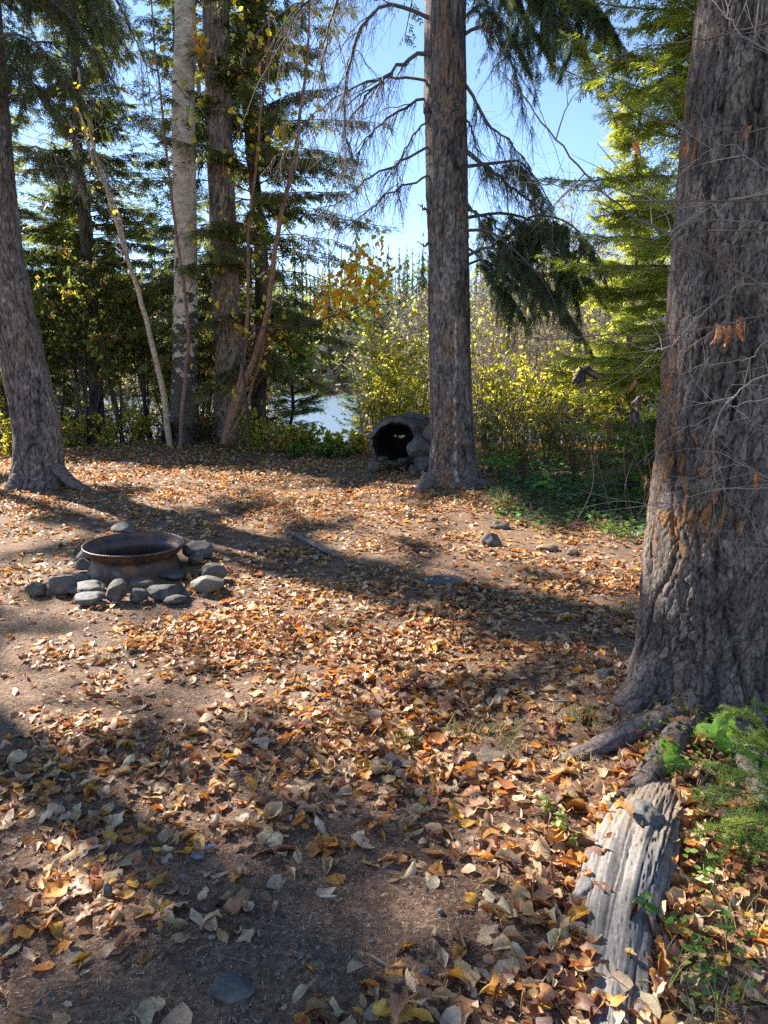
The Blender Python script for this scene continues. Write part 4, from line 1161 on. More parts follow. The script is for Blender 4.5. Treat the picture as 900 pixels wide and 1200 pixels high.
# ---- slim saplings by the birch
def sapling(name, stems, Y, col, label, cat, mat=M_SAP, leaves=None, group=None, twn=14, ltw=.7, seed=1, pal=YEL, lsize=.075, tw_col=None):
    rg = np.random.default_rng(seed)
    b = P(*stems[0][0][0], Y); o3 = np.array([b[0], b[1], 0])
    t = empty(name, o3, label, cat, group)
    ml = MB()
    for lst, r0, r1 in stems:
        pts = smooth_path(px_path(lst, Y), 26)
        pts[1:] += rg.normal(0, .008, pts[1:].shape)
        m = MB(); m.tube(pts, np.linspace(r0, r1, 26), 9, np.array(col))
        m.obj("stem", mat, t, o3)
        if twn:
            mt = MB(); n = twn
            f = rg.uniform(.35, 1, n) * 25; i0 = np.clip(f.astype(int), 0, 24); p = pts[i0]
            tn = nrm(pts[i0 + 1] - pts[i0]); a = rg.uniform(0, 2 * pi, n)
            d = nrm(tn * .7 + np.stack([np.cos(a), np.sin(a), rg.uniform(-.2, .6, n)], 1))
            l = ltw * rg.uniform(.4, 1.2, (n, 1))
            q = p + d * l * .5; e = q + nrm(d + rg.normal(0, .25, (n, 3)) + [0, 0, -.1]) * l * .5
            c = np.array(tw_col or col) * .6
            mt.segs(p, q, .008, .005, c); mt.segs(q, e, .005, .002, c)
            for _ in range(4):
                s = p + (e - p) * rg.uniform(.3, 1, (n, 1)); w = s + nrm(d + rg.normal(0, .6, (n, 3))) * l * .35
                mt.segs(s, w, .004, .0015, c)
                if leaves: leaf_spray(ml, np.stack([s[0], w[0]]), 1, .01, pal, rg)
                if leaves:
                    for k in range(n):
                        kk = rg.poisson(leaves / (4 * n))
                        if kk: leaf_spray(ml, np.stack([s[k], w[k]]), kk, lsize, pal, rg, .04)
            mt.obj("twigs", M_TWIG, t, o3)['kind'] = 'stuff'
    if leaves: ml.obj("foliage", M_FOL, t, o3)['kind'] = 'stuff'
    return t
sapling("birch_sapling", [([(200, 528), (194, 480), (182, 420), (168, 360), (150, 305), (138, 265), (126, 225), (112, 180), (100, 130), (92, 80)], .065, .02),
                          ([(150, 305), (138, 250), (122, 215), (108, 185), (96, 140), (82, 100)], .03, .015)], 14.4, (.42, .34, .26),
        "slender pale birch sapling leaning left beside the birch trunk", "birch sapling", twn=12, leaves=30, seed=61)
sapling("birch_sapling", [([(262, 520), (275, 480), (290, 440), (303, 405), (314, 365), (320, 310), (332, 240), (345, 190), (355, 110), (362, 40), (365, -40)], .075, .014),
                          ([(262, 518), (270, 480), (283, 440), (289, 390), (291, 330), (290, 280), (300, 200), (307, 130), (315, 50), (318, -30)], .048, .012),
                          ([(264, 520), (283, 485), (300, 440), (312, 390)], .035, .015)], 14.3, (.26, .15, .10),
        "coppery twin stemmed sapling fanning right in front of the brown spruce trunk", "birch sapling", twn=30, ltw=1.3, leaves=120, seed=62, tw_col=(.3, .15, .1), lsize=.105)
sapling("birch_sapling", [([(211, 530), (213, 480), (218, 430), (221, 395), (217, 350), (210, 300), (204, 250), (196, 190), (190, 130), (182, 60), (176, -20)], .042, .012)], 14.0, (.22, .13, .10),
        "thin reddish stem rising crookedly across the front of the birch trunk", "birch sapling", twn=16, ltw=.9, leaves=14, seed=63, tw_col=(.12, .09, .08))

# golden-leaved branch reaching right above the pond
T_y = empty("maple_sapling", (P(285, 515, 13.6)[0], 13.6, 0), "dark thin sapling arching right with golden leaves over the pond view", "maple sapling")
o3 = np.array([P(285, 515, 13.6)[0], 13.6, 0.])
ml = MB(); rg = np.random.default_rng(64)
for lst, r0, n, jit, ls in [([(292, 520), (288, 460), (284, 420), (290, 392), (310, 382), (345, 384), (385, 372), (430, 355), (460, 320), (490, 296)], .030, 0, .1, .1),
                   ([(432, 356), (450, 357), (475, 352), (492, 340)], .012, 3, .1, .08),
                   ([(400, 368), (398, 350), (405, 330), (420, 315)], .010, 80, .19, .13),
                   ([(432, 356), (434, 330), (434, 305), (432, 285)], .010, 110, .24, .13),
                   ([(395, 365), (385, 355), (375, 350)], .008, 40, .18, .13),
                   ([(445, 340), (455, 330), (468, 325)], .008, 18, .12, .10),
                   ([(300, 372), (330, 350), (380, 330), (420, 300), (440, 262)], .010, 12, .12, .09)]:
    pts = smooth_path(px_path(lst, 13.4), 16); m = MB(); m.tube(pts, np.linspace(r0, .004, 16), 6, (.05, .04, .038)); m.obj("branch", M_TWIG, T_y, o3)
    if n: leaf_spray(ml, pts, n, ls, [(.78, .46, .04), (.74, .30, .03), (.62, .50, .06), (.7, .4, .05)], rg, jit)
ml.obj("foliage", M_FOL, T_y, o3)['kind'] = 'stuff'

# ------------------------------------------------------------------ spruces behind the clearing (left) – all shade it, those past the left edge are added for that
SPR = [((-2.85, 16.7), 16.5, .19, 1.9, 3.4, "broad dark spruce sweeping its lower boughs right behind the brown trunk", 21, dict(nper=6, hang=.55, droop=.5)),
       ((-7.0, 17.6), 15, .17, 2.3, 2.3, "open dark spruce between the left trunk and the leaning birch sapling", 19, {}),
       ((-10.2, 19.5), 16, .19, 2.6, 2.5, "spruce with sky gaps directly behind the left trunk", 18, {}),
       ((-5.9, 22.0), 14, .17, 3.0, 2.6, "spruce standing back by the water behind the birch trunk", 17, dict(col=(.06, .08, .03))),
       ((-9.0, 13.6), 16, .2, 5.0, 2.7, "tall spruce added just outside the left edge for its shade, beyond the leaning trunk", 12, {}),
       ((-12.5, 16.0), 17, .2, 4.0, 2.8, "tall unseen spruce added further out on the left side for its shade", 10, {}),
       ((-7.6, 8.2), 15, .2, 4.4, 2.9, "unseen spruce added left of the clearing to shade the foreground", 10, {}),  # placed out of view so its crown shades the near ground
       ((-13.0, 22.5), 18, .2, 3.0, 2.8, "tall spruce at the far left on the pond bank", 10, {}),
       ((-9.5, 24.0), 17, .2, 5.0, 2.8, "tall bare footed spruce on the bank behind the left group", 10, {})]
for k, (b, H, R0, cf, rm, lab, dens, kw) in enumerate(SPR):
    spruce((*b, 0), H, R0, cf, rm, 400 + k, lab, dens=dens, dead_to=0, **{**dict(size=.40), **kw})
# young pale green spruces in the sun near the left trunk and on the bank
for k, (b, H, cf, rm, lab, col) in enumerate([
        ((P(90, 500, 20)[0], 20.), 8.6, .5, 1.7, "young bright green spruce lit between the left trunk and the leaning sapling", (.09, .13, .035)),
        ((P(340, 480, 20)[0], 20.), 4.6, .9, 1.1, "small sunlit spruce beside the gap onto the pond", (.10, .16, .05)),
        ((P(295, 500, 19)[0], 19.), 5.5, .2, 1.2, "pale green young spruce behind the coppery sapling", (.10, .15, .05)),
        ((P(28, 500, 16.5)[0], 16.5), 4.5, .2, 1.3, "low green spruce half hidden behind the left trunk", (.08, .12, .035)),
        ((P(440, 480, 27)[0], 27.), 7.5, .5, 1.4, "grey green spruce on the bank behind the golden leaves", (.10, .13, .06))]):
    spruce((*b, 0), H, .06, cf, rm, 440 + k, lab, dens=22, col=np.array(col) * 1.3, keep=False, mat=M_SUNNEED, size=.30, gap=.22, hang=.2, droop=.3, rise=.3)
# sunlit conifers at the right, partly behind the big trunk
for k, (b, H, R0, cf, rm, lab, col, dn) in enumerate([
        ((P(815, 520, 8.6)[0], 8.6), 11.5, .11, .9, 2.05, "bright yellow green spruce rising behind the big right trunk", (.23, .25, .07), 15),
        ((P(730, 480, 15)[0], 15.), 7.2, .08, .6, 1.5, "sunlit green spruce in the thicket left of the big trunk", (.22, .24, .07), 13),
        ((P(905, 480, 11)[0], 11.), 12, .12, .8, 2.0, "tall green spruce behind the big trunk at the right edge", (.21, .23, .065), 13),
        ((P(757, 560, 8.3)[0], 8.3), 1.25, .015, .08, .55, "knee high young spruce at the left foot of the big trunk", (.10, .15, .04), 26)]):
    spruce((*b, 0), H, R0, cf, rm, 460 + k, lab, dens=dn * 2, col=np.array(col) * 1.4, keep=False, mat=M_SUNNEED, size=.34 if k < 3 else .16, gap=.25 if k < 3 else .1, hang=.22, droop=.28, rise=.16,  # colour raised to stand in for sunlight through the needles
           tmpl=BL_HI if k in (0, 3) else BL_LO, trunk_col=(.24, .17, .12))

# ------------------------------------------------------------------ shrubs
def shrub(name, label, cat, base, h, spread, nst, pal, nleaf, ls, seed, group=None, col=(.10, .075, .06), tw=8, kite=True, r0=.012, leaf_from=.3, droop=.2, mat=None):
    rg = np.random.default_rng(seed)
    base = np.array([base[0], base[1], g1(base[0], base[1])])
    o = empty(name, base, label, cat, group)
    ms, ml = MB(), MB(); pal = np.array(pal)
    for _ in range(nst):
        a = rg.uniform(0, 2 * pi); e = spread * rg.uniform(.2, 1); hh = h * rg.uniform(.6, 1.05)
        t = np.linspace(0, 1, 9)
        pts = np.stack([e * cos(a) * t ** 1.3 + rg.normal(0, .015, 9).cumsum() * hh * .4, e * sin(a) * t ** 1.3 + rg.normal(0, .015, 9).cumsum() * hh * .4, hh * t - .05], 1)
        pts[0] = [rg.normal(0, .05), rg.normal(0, .05), -.1]
        ms.tube(pts, r0 * (1 - .8 * t) * rg.uniform(.6, 1.2), 5, np.array(col) * rg.uniform(.7, 1.3))
        f = rg.uniform(leaf_from, .98, tw) * 8; i0 = np.clip(f.astype(int), 0, 7); p = pts[i0] + (pts[i0 + 1] - pts[i0]) * (f - i0)[:, None]
        aa = rg.uniform(0, 2 * pi, tw); d = nrm(np.stack([np.cos(aa), np.sin(aa), rg.uniform(.2, 1.3, tw)], 1))
        l = hh * .32 * rg.uniform(.4, 1.1, (tw, 1)) * (1.1 - .5 * (f / 8))[:, None]
        q = p + d * l * .5; d2 = nrm(d + rg.normal(0, .3, (tw, 3))); w = q + d2 * l * .5
        c = np.array(col) * .9
        ms.segs(p, q, r0 * .35, r0 * .25, c); ms.segs(q, w, r0 * .25, r0 * .1, c)
        S0, S1 = [q], [w]
        for _ in range(3):
            s = p + (w - p) * rg.uniform(.2, 1, (tw, 1)); u = s + nrm(d + rg.normal(0, .7, (tw, 3))) * l * rg.uniform(.2, .5, (tw, 1))
            ms.segs(s, u, r0 * .2, r0 * .08, c); S0.append(s); S1.append(u)
        S0, S1 = np.concatenate(S0), np.concatenate(S1)
        n = int(nleaf / nst)
        if n:
            k = rg.integers(0, len(S0), n); pp = S0[k] + (S1[k] - S0[k]) * rg.random((n, 1))
            dd = rg.normal(0, 1, (n, 3)); dd[:, 2] -= droop
            cc = pal[rg.integers(0, len(pal), n)] * rg.uniform(.6, 1.25, (n, 1))
            if kite: ml.kites(pp, dd, rg.normal(0, 1, (n, 3)), ls * rg.uniform(.5, 1.3, n), .85, cc)
            else: ml.leaves(pp, dd, rg.normal(0, .5, (n, 3)) + [0, 0, 1], ls * rg.uniform(.6, 1.25, n), .62, cc, rg.normal(.4, .3, n), rg.normal(.3, .2, n), nu=5, rg=rg)
    ms.obj("stems", M_TWIG, o)['kind'] = 'stuff'
    if nleaf: ml.obj("foliage", mat or M_FOL, o)['kind'] = 'stuff'
    return o
YG = [(.42, .45, .05), (.60, .52, .06), (.30, .38, .06), (.65, .58, .12), (.25, .32, .06)]
YB = [(.62, .48, .10), (.50, .34, .10), (.34, .40, .08), (.45, .28, .12), (.62, .60, .16)]
DKG = [(.12, .16, .045), (.17, .21, .05), (.08, .11, .04), (.32, .34, .07), (.32, .18, .06)]
GRN = [(.10, .20, .04), (.16, .27, .06), (.08, .15, .04), (.28, .36, .07)]
PALE = [(.42, .38, .30), (.34, .30, .25), (.50, .46, .30), (.38, .42, .22), (.45, .30, .22)]
def sx(px, Y): return (px - 450) / FPX * (Y * CP + 1.5 * SP)

# yellow green brush left of the pond gap: each bush a thing
for k, (px, Y, h, sp, nl, pal, lab) in enumerate([
        (300, 14.6, .85, .45, 900, YG, "yellow green leafy bush just right of the brown spruce trunk"),
        (330, 14.3, .70, .50, 900, YB, "yellowing knee high bush in front of the pale young spruce"),
        (358, 14.6, .56, .50, 1000, YG, "bright green and yellow bush directly below the pond gap"),
        (392, 14.4, .50, .45, 900, YG, "low yellow green bush under the bright water"),
        (420, 14.1, .50, .36, 800, YB, "tan and yellow bush left of the hollow log"),
        (345, 13.7, .34, .40, 500, GRN, "low bright green plant at the front of the yellow brush"),
        (378, 13.7, .32, .35, 500, GRN, "small green plant clump before the yellow bushes, left of the hollow log"),
        (405, 13.6, .26, .3, 300, GRN, "tiny green plant clump nearest the hollow log")]):
    shrub("leafy_bush", lab, "bush", (sx(px, Y), Y), h, sp, 16, pal, nl, .075, 500 + k, droop=.1, leaf_from=.12)
# taller thin stemmed yellow leaved shrubs behind the hollow log
for k, (px, Y, h, sp, nl, nst, lab) in enumerate([
        (452, 15.0, 2.6, .6, 800, 9, "tall yellow leaved shrub whose stems rise left of the hollow log"),
        (466, 15.6, 2.7, .8, 900, 9, "tall yellow leaved shrub directly behind the hollow log"),
        (490, 14.8, 2.5, .7, 800, 8, "yellow shrub pressed close behind the middle trunk on its left"),
        (440, 17.5, 3.0, .6, 700, 9, "lean pale yellow shrub beside the water gap"),
        (565, 15.2, 2.3, .9, 900, 9, "yellow shrub just right of the middle trunk"),
        (600, 16.0, 2.5, 1.0, 1000, 10, "yellow green shrub half way between the middle trunk and the dark hanging leaf"),
        (640, 15.0, 2.1, .9, 900, 10, "sunny yellow shrub behind the dark hanging leaf's stem"),
        (690, 15.6, 2.2, 1.0, 1000, 10, "broad yellow shrub in the right hand thicket behind the dark hanging leaf"),
        (735, 14.8, 1.9, .9, 900, 10, "yellow and orange shrub behind the row of withered brown leaves"),
        (775, 15.2, 2.2, .9, 800, 9, "yellow green shrub touching the big trunk's outline")]):
    shrub("yellow_shrub", lab, "shrub", (sx(px, Y), Y), h, sp, nst, YG + [(.68, .60, .10), (.70, .64, .16)] * 2, nl, .085, 520 + k, tw=12, leaf_from=.15)
for k, (px, Y, h, lab) in enumerate([
        (575, 11.2, 1.3, "dark leafless bush close right of the middle trunk"),
        (610, 10.6, 1.15, "dense dark bare bush left of the seedling with lime leaves"),
        (640, 11.0, 1.2, "dark twiggy bush behind the lime leaved seedling"),
        (672, 10.8, 1.1, "bare bush standing below the dark hanging leaf"),
        (705, 11.4, 1.0, "low bare bush between the hanging leaf and the withered leaves"),
        (590, 12.6, 1.6, "taller bare bush further back right of the middle trunk"),
        (655, 12.4, 1.5, "taller bare bush further back in the right hand brush")]):
    shrub("bare_bush", lab, "bush", (sx(px, Y), Y), h, .6, 14, [(.22, .13, .07), (.22, .26, .07), (.45, .38, .10)], 320, .06, 540 + k, col=(.12, .085, .065), tw=10, r0=.009)
# dark understorey at the left
for k, (px, Y, h, sp, nl, nst, lab, pal) in enumerate([
        (105, 15.6, 3.9, .7, 1500, 6, "dark leaved understorey sapling with two straight stems left of the fork", DKG),
        (145, 15.3, 3.6, .8, 1500, 6, "dark sapling forking low between the left trunk and the leaning birch", DKG),
        (175, 16.2, 3.6, .7, 1300, 6, "dark leafy sapling just behind the leaning birch sapling", DKG),
        (70, 15.8, 3.4, .7, 1100, 5, "dark sapling next to the left trunk's right side", DKG),
        (240, 17.4, 3.2, .7, 1300, 6, "olive leaved sapling seen between the birch and the brown trunk", YB + DKG),
        (10, 15.5, 2.6, .7, 900, 6, "thin sapling standing left of the left trunk", YB + DKG),
        (200, 17.2, 2.6, .8, 900, 8, "amber leaved sapling behind the base of the birch", YB)]):
    shrub("understorey_sapling", lab, "sapling", (sx(px, Y), Y), h, sp, nst, pal, nl, .10, 560 + k, col=(.05, .042, .038), tw=16, r0=.03, leaf_from=.52)
for k, (px, Y, h, lab) in enumerate([
        (85, 15.2, .7, "low yellow brown brush right of the left trunk's foot"), (125, 15.1, .6, "low brush below the forked dark sapling"),
        (165, 15.4, .7, "low amber brush between the fork and the leaning birch"), (15, 14.2, .8, "yellow brown brush left of the left trunk"),
        (245, 16.6, .6, "low rusty brush in the gap between birch and brown trunk"), (50, 16.3, .9, "brush behind the left trunk")]):
    shrub("low_brush", lab, "bush", (sx(px, Y), Y), h * 1.25, .7, 16, YB + YG, 750, .075, 575 + k, leaf_from=.1)
for k, (px, Y, lab) in enumerate([(196, 14.7, "heap of dark dead twigs at the left foot of the birch"), (235, 14.8, "dark brush of dead twigs between birch and brown trunk bases")]):
    shrub("dead_brush", lab, "brush", (sx(px, Y), Y), .55, .45, 26, [(.12, .06, .035), (.2, .1, .05)], 240, .07, 590 + k, col=(.035, .028, .026), tw=9, r0=.012)

# thicket of bare alders on the near bank and beyond: one tangled mass
rg = np.random.default_rng(600)
ms, ml = MB(), MB()
n = 1500
Y = rg.uniform(17, 34, n); px = rg.uniform(-60, 1000, n)
hole = (px > 325) & (px < 425)
hmax = np.where(px < 330, 2.2, np.where(px > 560, 5.2, 3.7)) * rg.uniform(.5, 1.1, n)
k = (~hole) & ~((px < 330) & (rg.random(n) < .35)); px, Y, hmax = px[k], Y[k], hmax[k]; n = len(px)
X = (px - 450) / FPX * (Y * CP + .3); Z = gz(X, Y)
hmax = hmax * (.55 + Y / 34) + (-Z) * .8
b0 = np.stack([X, Y, Z - .1], 1)
lean = rg.normal(0, .16, (n, 2)) * hmax[:, None]
grey = np.array([.30, .25, .22])
prev = b0; segsL = []
for s in range(1, 6):
    f = s / 5
    nx = b0 + np.concatenate([lean * f ** 1.3 + rg.normal(0, .04, (n, 2)), (hmax * f)[:, None]], 1)
    ms.segs(prev, nx, .022 * (1.1 - f) + .004, .022 * (.95 - f) + .004, grey * rg.uniform(.5, 1.2, (n, 1)))
    segsL.append((prev, nx)); prev = nx
for (a, b) in segsL[1:]:
    for _ in range(6):
        p = a + (b - a) * rg.random((n, 1)); d = nrm(rg.normal(0, 1, (n, 3)) * [1, 1, .5] + [0, 0, .8]); l = hmax[:, None] * .2 * rg.uniform(.4, 1.2, (n, 1))
        e = p + d * l; ms.segs(p, e, .008, .004, grey * rg.uniform(.7, 1.5, (n, 1)))
        q = p + d * l * rg.uniform(.3, .9, (n, 1)); ms.segs(q, q + nrm(d + rg.normal(0, .6, (n, 3))) * l * .6, .005, .003, grey * rg.uniform(.7, 1.5, (n, 1)))
        kk = rg.random(n) < np.where(px > 400, .9, .6)
        pal = np.array(PALE + YG * 2); c = pal[rg.integers(0, len(pal), n)] * rg.uniform(.7, 1.2, (n, 1))
        ml.kites((p + (e - p) * rg.random((n, 1)))[kk], rg.normal(0, 1, (n, 3))[kk], rg.normal(0, 1, (n, 3))[kk], rg.uniform(.07, .14, n)[kk], .9, c[kk])
tag(ms.obj("alder_thicket", M_TWIG), "grey tangle of bare alder stems along the pond bank", "thicket", kind='stuff')
tag(ml.obj("thicket_leaves", M_FOL), "last pale yellow leaves hanging in the bank thicket", "foliage", kind='stuff')

# far shore forest
rg = np.random.default_rng(620)
def spire(m, x, y, z, H, w, col, rg, n=46):
    t = rg.random(n) ** .8
    a = rg.uniform(0, 2 * pi, n); r = w * (1 - t) ** .9 * rg.uniform(.6, 1.1, n) + .12
    top = np.stack([x + 0 * t, y + 0 * t, z + H * (.06 + .94 * t)], 1)
    tip = top + np.stack([np.cos(a) * r, np.sin(a) * r, -r * rg.uniform(.2, .7, n)], 1)
    s = np.stack([-np.sin(a), np.cos(a), 0 * a], 1) * (r * .38)[:, None]
    V = np.stack([top + [0, 0, .5], tip + s, tip - s], 1)
    m.add(V, np.arange(n * 3).reshape(-1, 3), np.repeat(np.asarray(col)[None] * rg.uniform(.6, 1.3, (n, 1)), 3, 0))
    m.tube([[x, y, z - .5], [x, y, z + H * .5], [x, y, z + H]], [H * .012, H * .008, .02], 4, (.16, .13, .11))
m = MB()
for _ in range(1300):
    y = rg.uniform(124, 260); x = rg.uniform(-.75, .75) * y; z = g1(x, y)
    H = rg.uniform(15, 26)
    pale = rg.random() < .25
    spire(m, x, y, z, H * (.8 if pale else 1), H * .15 * (1.3 if pale else 1), (.34, .31, .24) if pale else np.array([.14, .17, .10]) * rg.uniform(.8, 1.5), rg, 34)
tag(m.obj("far_forest", M_NEED), "hazy mixed forest covering the far side of the pond", "forest", kind='stuff')
for k, (px, top, Yd, lab) in enumerate([
        (455, 287, 70, "pointed dark spruce top on the skyline left of the middle trunk"),
        (468, 291, 74, "second spruce spire from the middle trunk on the skyline"),
        (477, 289, 78, "slim pointed spruce spire nearest the middle trunk's left edge"),
        (417, 256, 60, "tallest pale spire seen through dead twigs left of the middle trunk"),
        (495, 292, 66, "pale spruce top touching the middle trunk's outline"),
        (655, 262, 60, "pale spruce top on the skyline right of the drooping boughs")]):
    Yd = Yd + 60
    p = P(px, top, Yd); z = g1(p[0], Yd)
    m = MB(); spire(m, 0, 0, 0, p[2] - z, (p[2] - z) * .13, (.075, .10, .055), rg, 130)
    o = m.obj("distant_spruce", M_NEED); o.location = (p[0], Yd, z); tag(o, lab, "spruce tree")
m = MB()
rr = np.stack([rg.uniform(-90, 90, 7000), rg.uniform(117, 125, 7000)], 1)
z = np.maximum(gz(rr[:, 0], rr[:, 1]), -1.05)
p0 = np.stack([rr[:, 0], rr[:, 1], z], 1); 
m.segs(p0, p0 + np.stack([rg.normal(0, .2, 7000), rg.normal(0, .2, 7000), rg.uniform(.4, 1.6, 7000)], 1), .08, .02, np.array([[.34, .24, .12]]) * rg.uniform(.6, 1.2, (7000, 1)))
tag(m.obj("shore_reeds", M_STRAW), "brown reed fringe along the far shore of the pond", "reeds", kind='stuff')

# ------------------------------------------------------------------ ground cover at the right
rg = np.random.default_rng(640)
m = MB()
def cover_leaves(n, cx, cy, rx, ry, size, pal, hmax, m, rg, power=.5):
    a = rg.uniform(0, 2 * pi, n); r = rg.random(n) ** power
    px, py = cx + rx * r * np.cos(a), cy + ry * r * np.sin(a)
    pos = np.array([G(x_, y_) for x_, y_ in zip(px, py)])
    pos[:, 2] = gz(pos[:, 0], pos[:, 1]) + rg.uniform(.02, hmax, n)
    d = rg.normal(0, 1, (n, 3)); d[:, 2] = rg.normal(-.1, .3, n)
    pal = np.array(pal); c = pal[rg.integers(0, len(pal), n)] * rg.uniform(.6, 1.3, (n, 1))
    m.leaves(pos, d, rg.normal(0, .35, (n, 3)) + [0, 0, 1], size * rg.uniform(.6, 1.3, n), .75, c, rg.normal(.3, .3, n), rg.normal(.2, .2, n), nu=4, rg=rg)
    st = pos.copy(); st[:, 2] = gz(pos[:, 0], pos[:, 1]); 
    kk = rg.random(n) < .3
    return st[kk], pos[kk]
DG2 = [(.09, .19, .08), (.12, .24, .09), (.08, .14, .06), (.18, .29, .09), (.08, .17, .10)]
S_ = []
for args in [(2600, 690, 560, 110, 40, .07, DG2, .22), (900, 640, 590, 70, 26, .06, DG2, .12), (900, 735, 600, 50, 35, .055, DG2, .12), (500, 600, 545, 50, 22, .07, DG2 + [(.3, .4, .08)], .35), (500, 770, 540, 60, 30, .06, DG2, .4)]:
    S_.append(cover_leaves(*args, m, rg))
for a, b in S_: m.segs(a, b, .0015, .001, np.array([.10, .13, .05]))
tag(m.obj("ground_cover", M_GREEN), "dark green leafy ground cover between the middle trunk and the big trunk", "ground cover", kind='stuff')
m = MB(); S_ = []
for args in [(160, 60, 522, 70, 16, .08, GRN + YB, .2), (220, 150, 522, 80, 14, .08, DG2 + YB, .12), (160, 270, 530, 60, 12, .08, GRN, .12)]:
    S_.append(cover_leaves(*args, m, rg))
for a, b in S_: m.segs(a, b, .0015, .001, np.array([.10, .13, .05]))
tag(m.obj("ground_cover", M_GREEN), "sparse green herbs along the back edge under the birch", "ground cover", kind='stuff')
# small leaves and dry litter right of the weathered root
m = MB(); S_ = []
for args in [(260, 790, 900, 45, 35, .022, [(.16, .22, .04), (.28, .30, .06), (.12, .16, .04), (.40, .16, .07), (.30, .10, .07)], .10),
             (160, 840, 1000, 60, 60, .024, [(.10, .15, .04), (.16, .22, .05), (.3, .12, .05)], .07), (60, 830, 1130, 60, 60, .026, GRN, .05)]:
    S_.append(cover_leaves(*args, m, rg))
for a, b in S_: m.segs(a, b, .0008, .0005, np.array([.15, .12, .06]))
tag(m.obj("ground_cover", M_GREEN), "small olive and reddish leaves creeping between the big trunk and the grey root", "ground cover", kind='stuff')

# ------------------------------------------------------------------ grass tufts
def tuft(px, py, n, h, cols, label, seed, spread=.05):
    rg = np.random.default_rng(seed)
    g = G(px, py); g[2] = g1(g[0], g[1])
    m = MB()
    b = np.stack([rg.normal(0, spread, n), rg.normal(0, spread, n), 0 * np.ones(n)], 1)
    a = rg.uniform(0, 2 * pi, n); le = rg.uniform(.2, .9, n); hh = h * rg.uniform(.5, 1.1, n)
    out = np.stack([np.cos(a), np.sin(a), 0 * a], 1); side = np.stack([-np.sin(a), np.cos(a), 0 * a], 1)
    t = np.array([0, .4, .75, 1.0]); w = np.array([.0016, .0016, .0011, .0002])
    V = b[:, None, None] + hh[:, None, None, None] * (out[:, None, None] * (le[:, None] * t ** 1.8)[:, :, None, None] + np.array([0, 0, 1.]) * (t - .35 * le[:, None] * t ** 2)[:, :, None, None])
    V = V + side[:, None, None] * (w[:, None] * np.array([-1, 1]))[None, :, :, None]
    F = []
    for k in range(3): F.append([2 * k, 2 * k + 1, 2 * k + 3, 2 * k + 2])
    F = (np.arange(n)[:, None, None] * 8 + np.array(F)[None]).reshape(-1, 4)
    c = np.array(cols)[rg.integers(0, len(cols), n)] * rg.uniform(.7, 1.2, (n, 1))
    m.add(V, F, np.repeat(c, 8, 0))
    o = m.obj("grass_tuft", M_STRAW); o.location = g; tag(o, label, "grass")
GC = [(.12, .20, .05), (.20, .28, .06), (.36, .30, .14)]
DC = [(.50, .40, .22), (.40, .30, .16), (.2, .22, .08)]
for k, (px, py, n, h, c, lab, sp) in enumerate([
        (468, 868, 45, .10, GC, "bright green grass sprig beside the flat pinkish stone", .03), (482, 872, 30, .07, GC, "small green grass tuft right of the bright grass sprig", .03),
        (545, 862, 40, .10, GC + DC, "grass tuft amid leaves left of the flat buff stone", .04), (600, 872, 60, .12, DC + GC, "straw and green tuft near the tip of the big trunk's root", .06),
        (682, 858, 60, .11, GC, "green tuft at the left foot of the big trunk", .05), (742, 722, 50, .14, DC, "pale dry tuft lit by sun beside the big trunk", .06),
        (752, 740, 30, .08, GC, "tiny green tuft against the big trunk", .03), (590, 596, 90, .28, DC, "dry straw tuft right of the middle trunk's root", .10),
        (540, 588, 40, .12, GC, "green tuft at the foot of the middle trunk", .06), (637, 622, 40, .14, GC + DC, "small green tuft at the edge of the ground cover", .06),
        (600, 560, 60, .35, GC, "long green grass behind the middle trunk's root", .12), (350, 552, 60, .2, GC, "green grass tuft in front of the yellow brush", .12),
        (420, 551, 50, .25, GC, "green grass tuft at the left of the hollow log", .08), (30, 700, 26, .08, DC, "few dry blades beside the outer fire ring stone", .04),
        (668, 900, 30, .09, DC, "dry blades among lit leaves by the root", .05), (872, 1080, 40, .14, DC, "dry grass blades right of the weathered root", .08),
        (800, 1180, 40, .12, GC + DC, "grass blades at the bottom right corner", .07)]):
    tuft(px, py, n, h, c, lab, 700 + k, sp)

# ------------------------------------------------------------------ broad leaved seedlings and herbs
def herb(name, label, cat, g, stems, leafs, seed, pal, mat=M_GREEN, scol=(.14, .17, .06), r=.003, group=None):
    """stems: list of polylines (local), leafs: (pos, dir, size, width, curl)"""
    rg = np.random.default_rng(seed)
    o = empty(name, g, label, cat, group)
    m = MB()
    for s in stems:
        s = np.array(s, float); m.tube(smooth_path(s, 8) if len(s) > 2 else s, np.linspace(r, r * .5, 8 if len(s) > 2 else len(s)), 5, scol)
    m.obj("stem", M_TWIG, o)
    for (p, d, sz, wr, cu) in leafs:
        m = MB(); c = np.array(pal)[rg.integers(0, len(pal))] * rg.uniform(.85, 1.15)
        m.leaves(np.array([p], float), np.array([d], float), np.array([[0., -.3, 1.]]) + rg.normal(0, .25, (1, 3)), np.array([sz]), wr, c[None], cu, rg.normal(.25, .15), nu=9, nv=5, rg=rg)
        m.obj("leaf", mat, o)
    return o
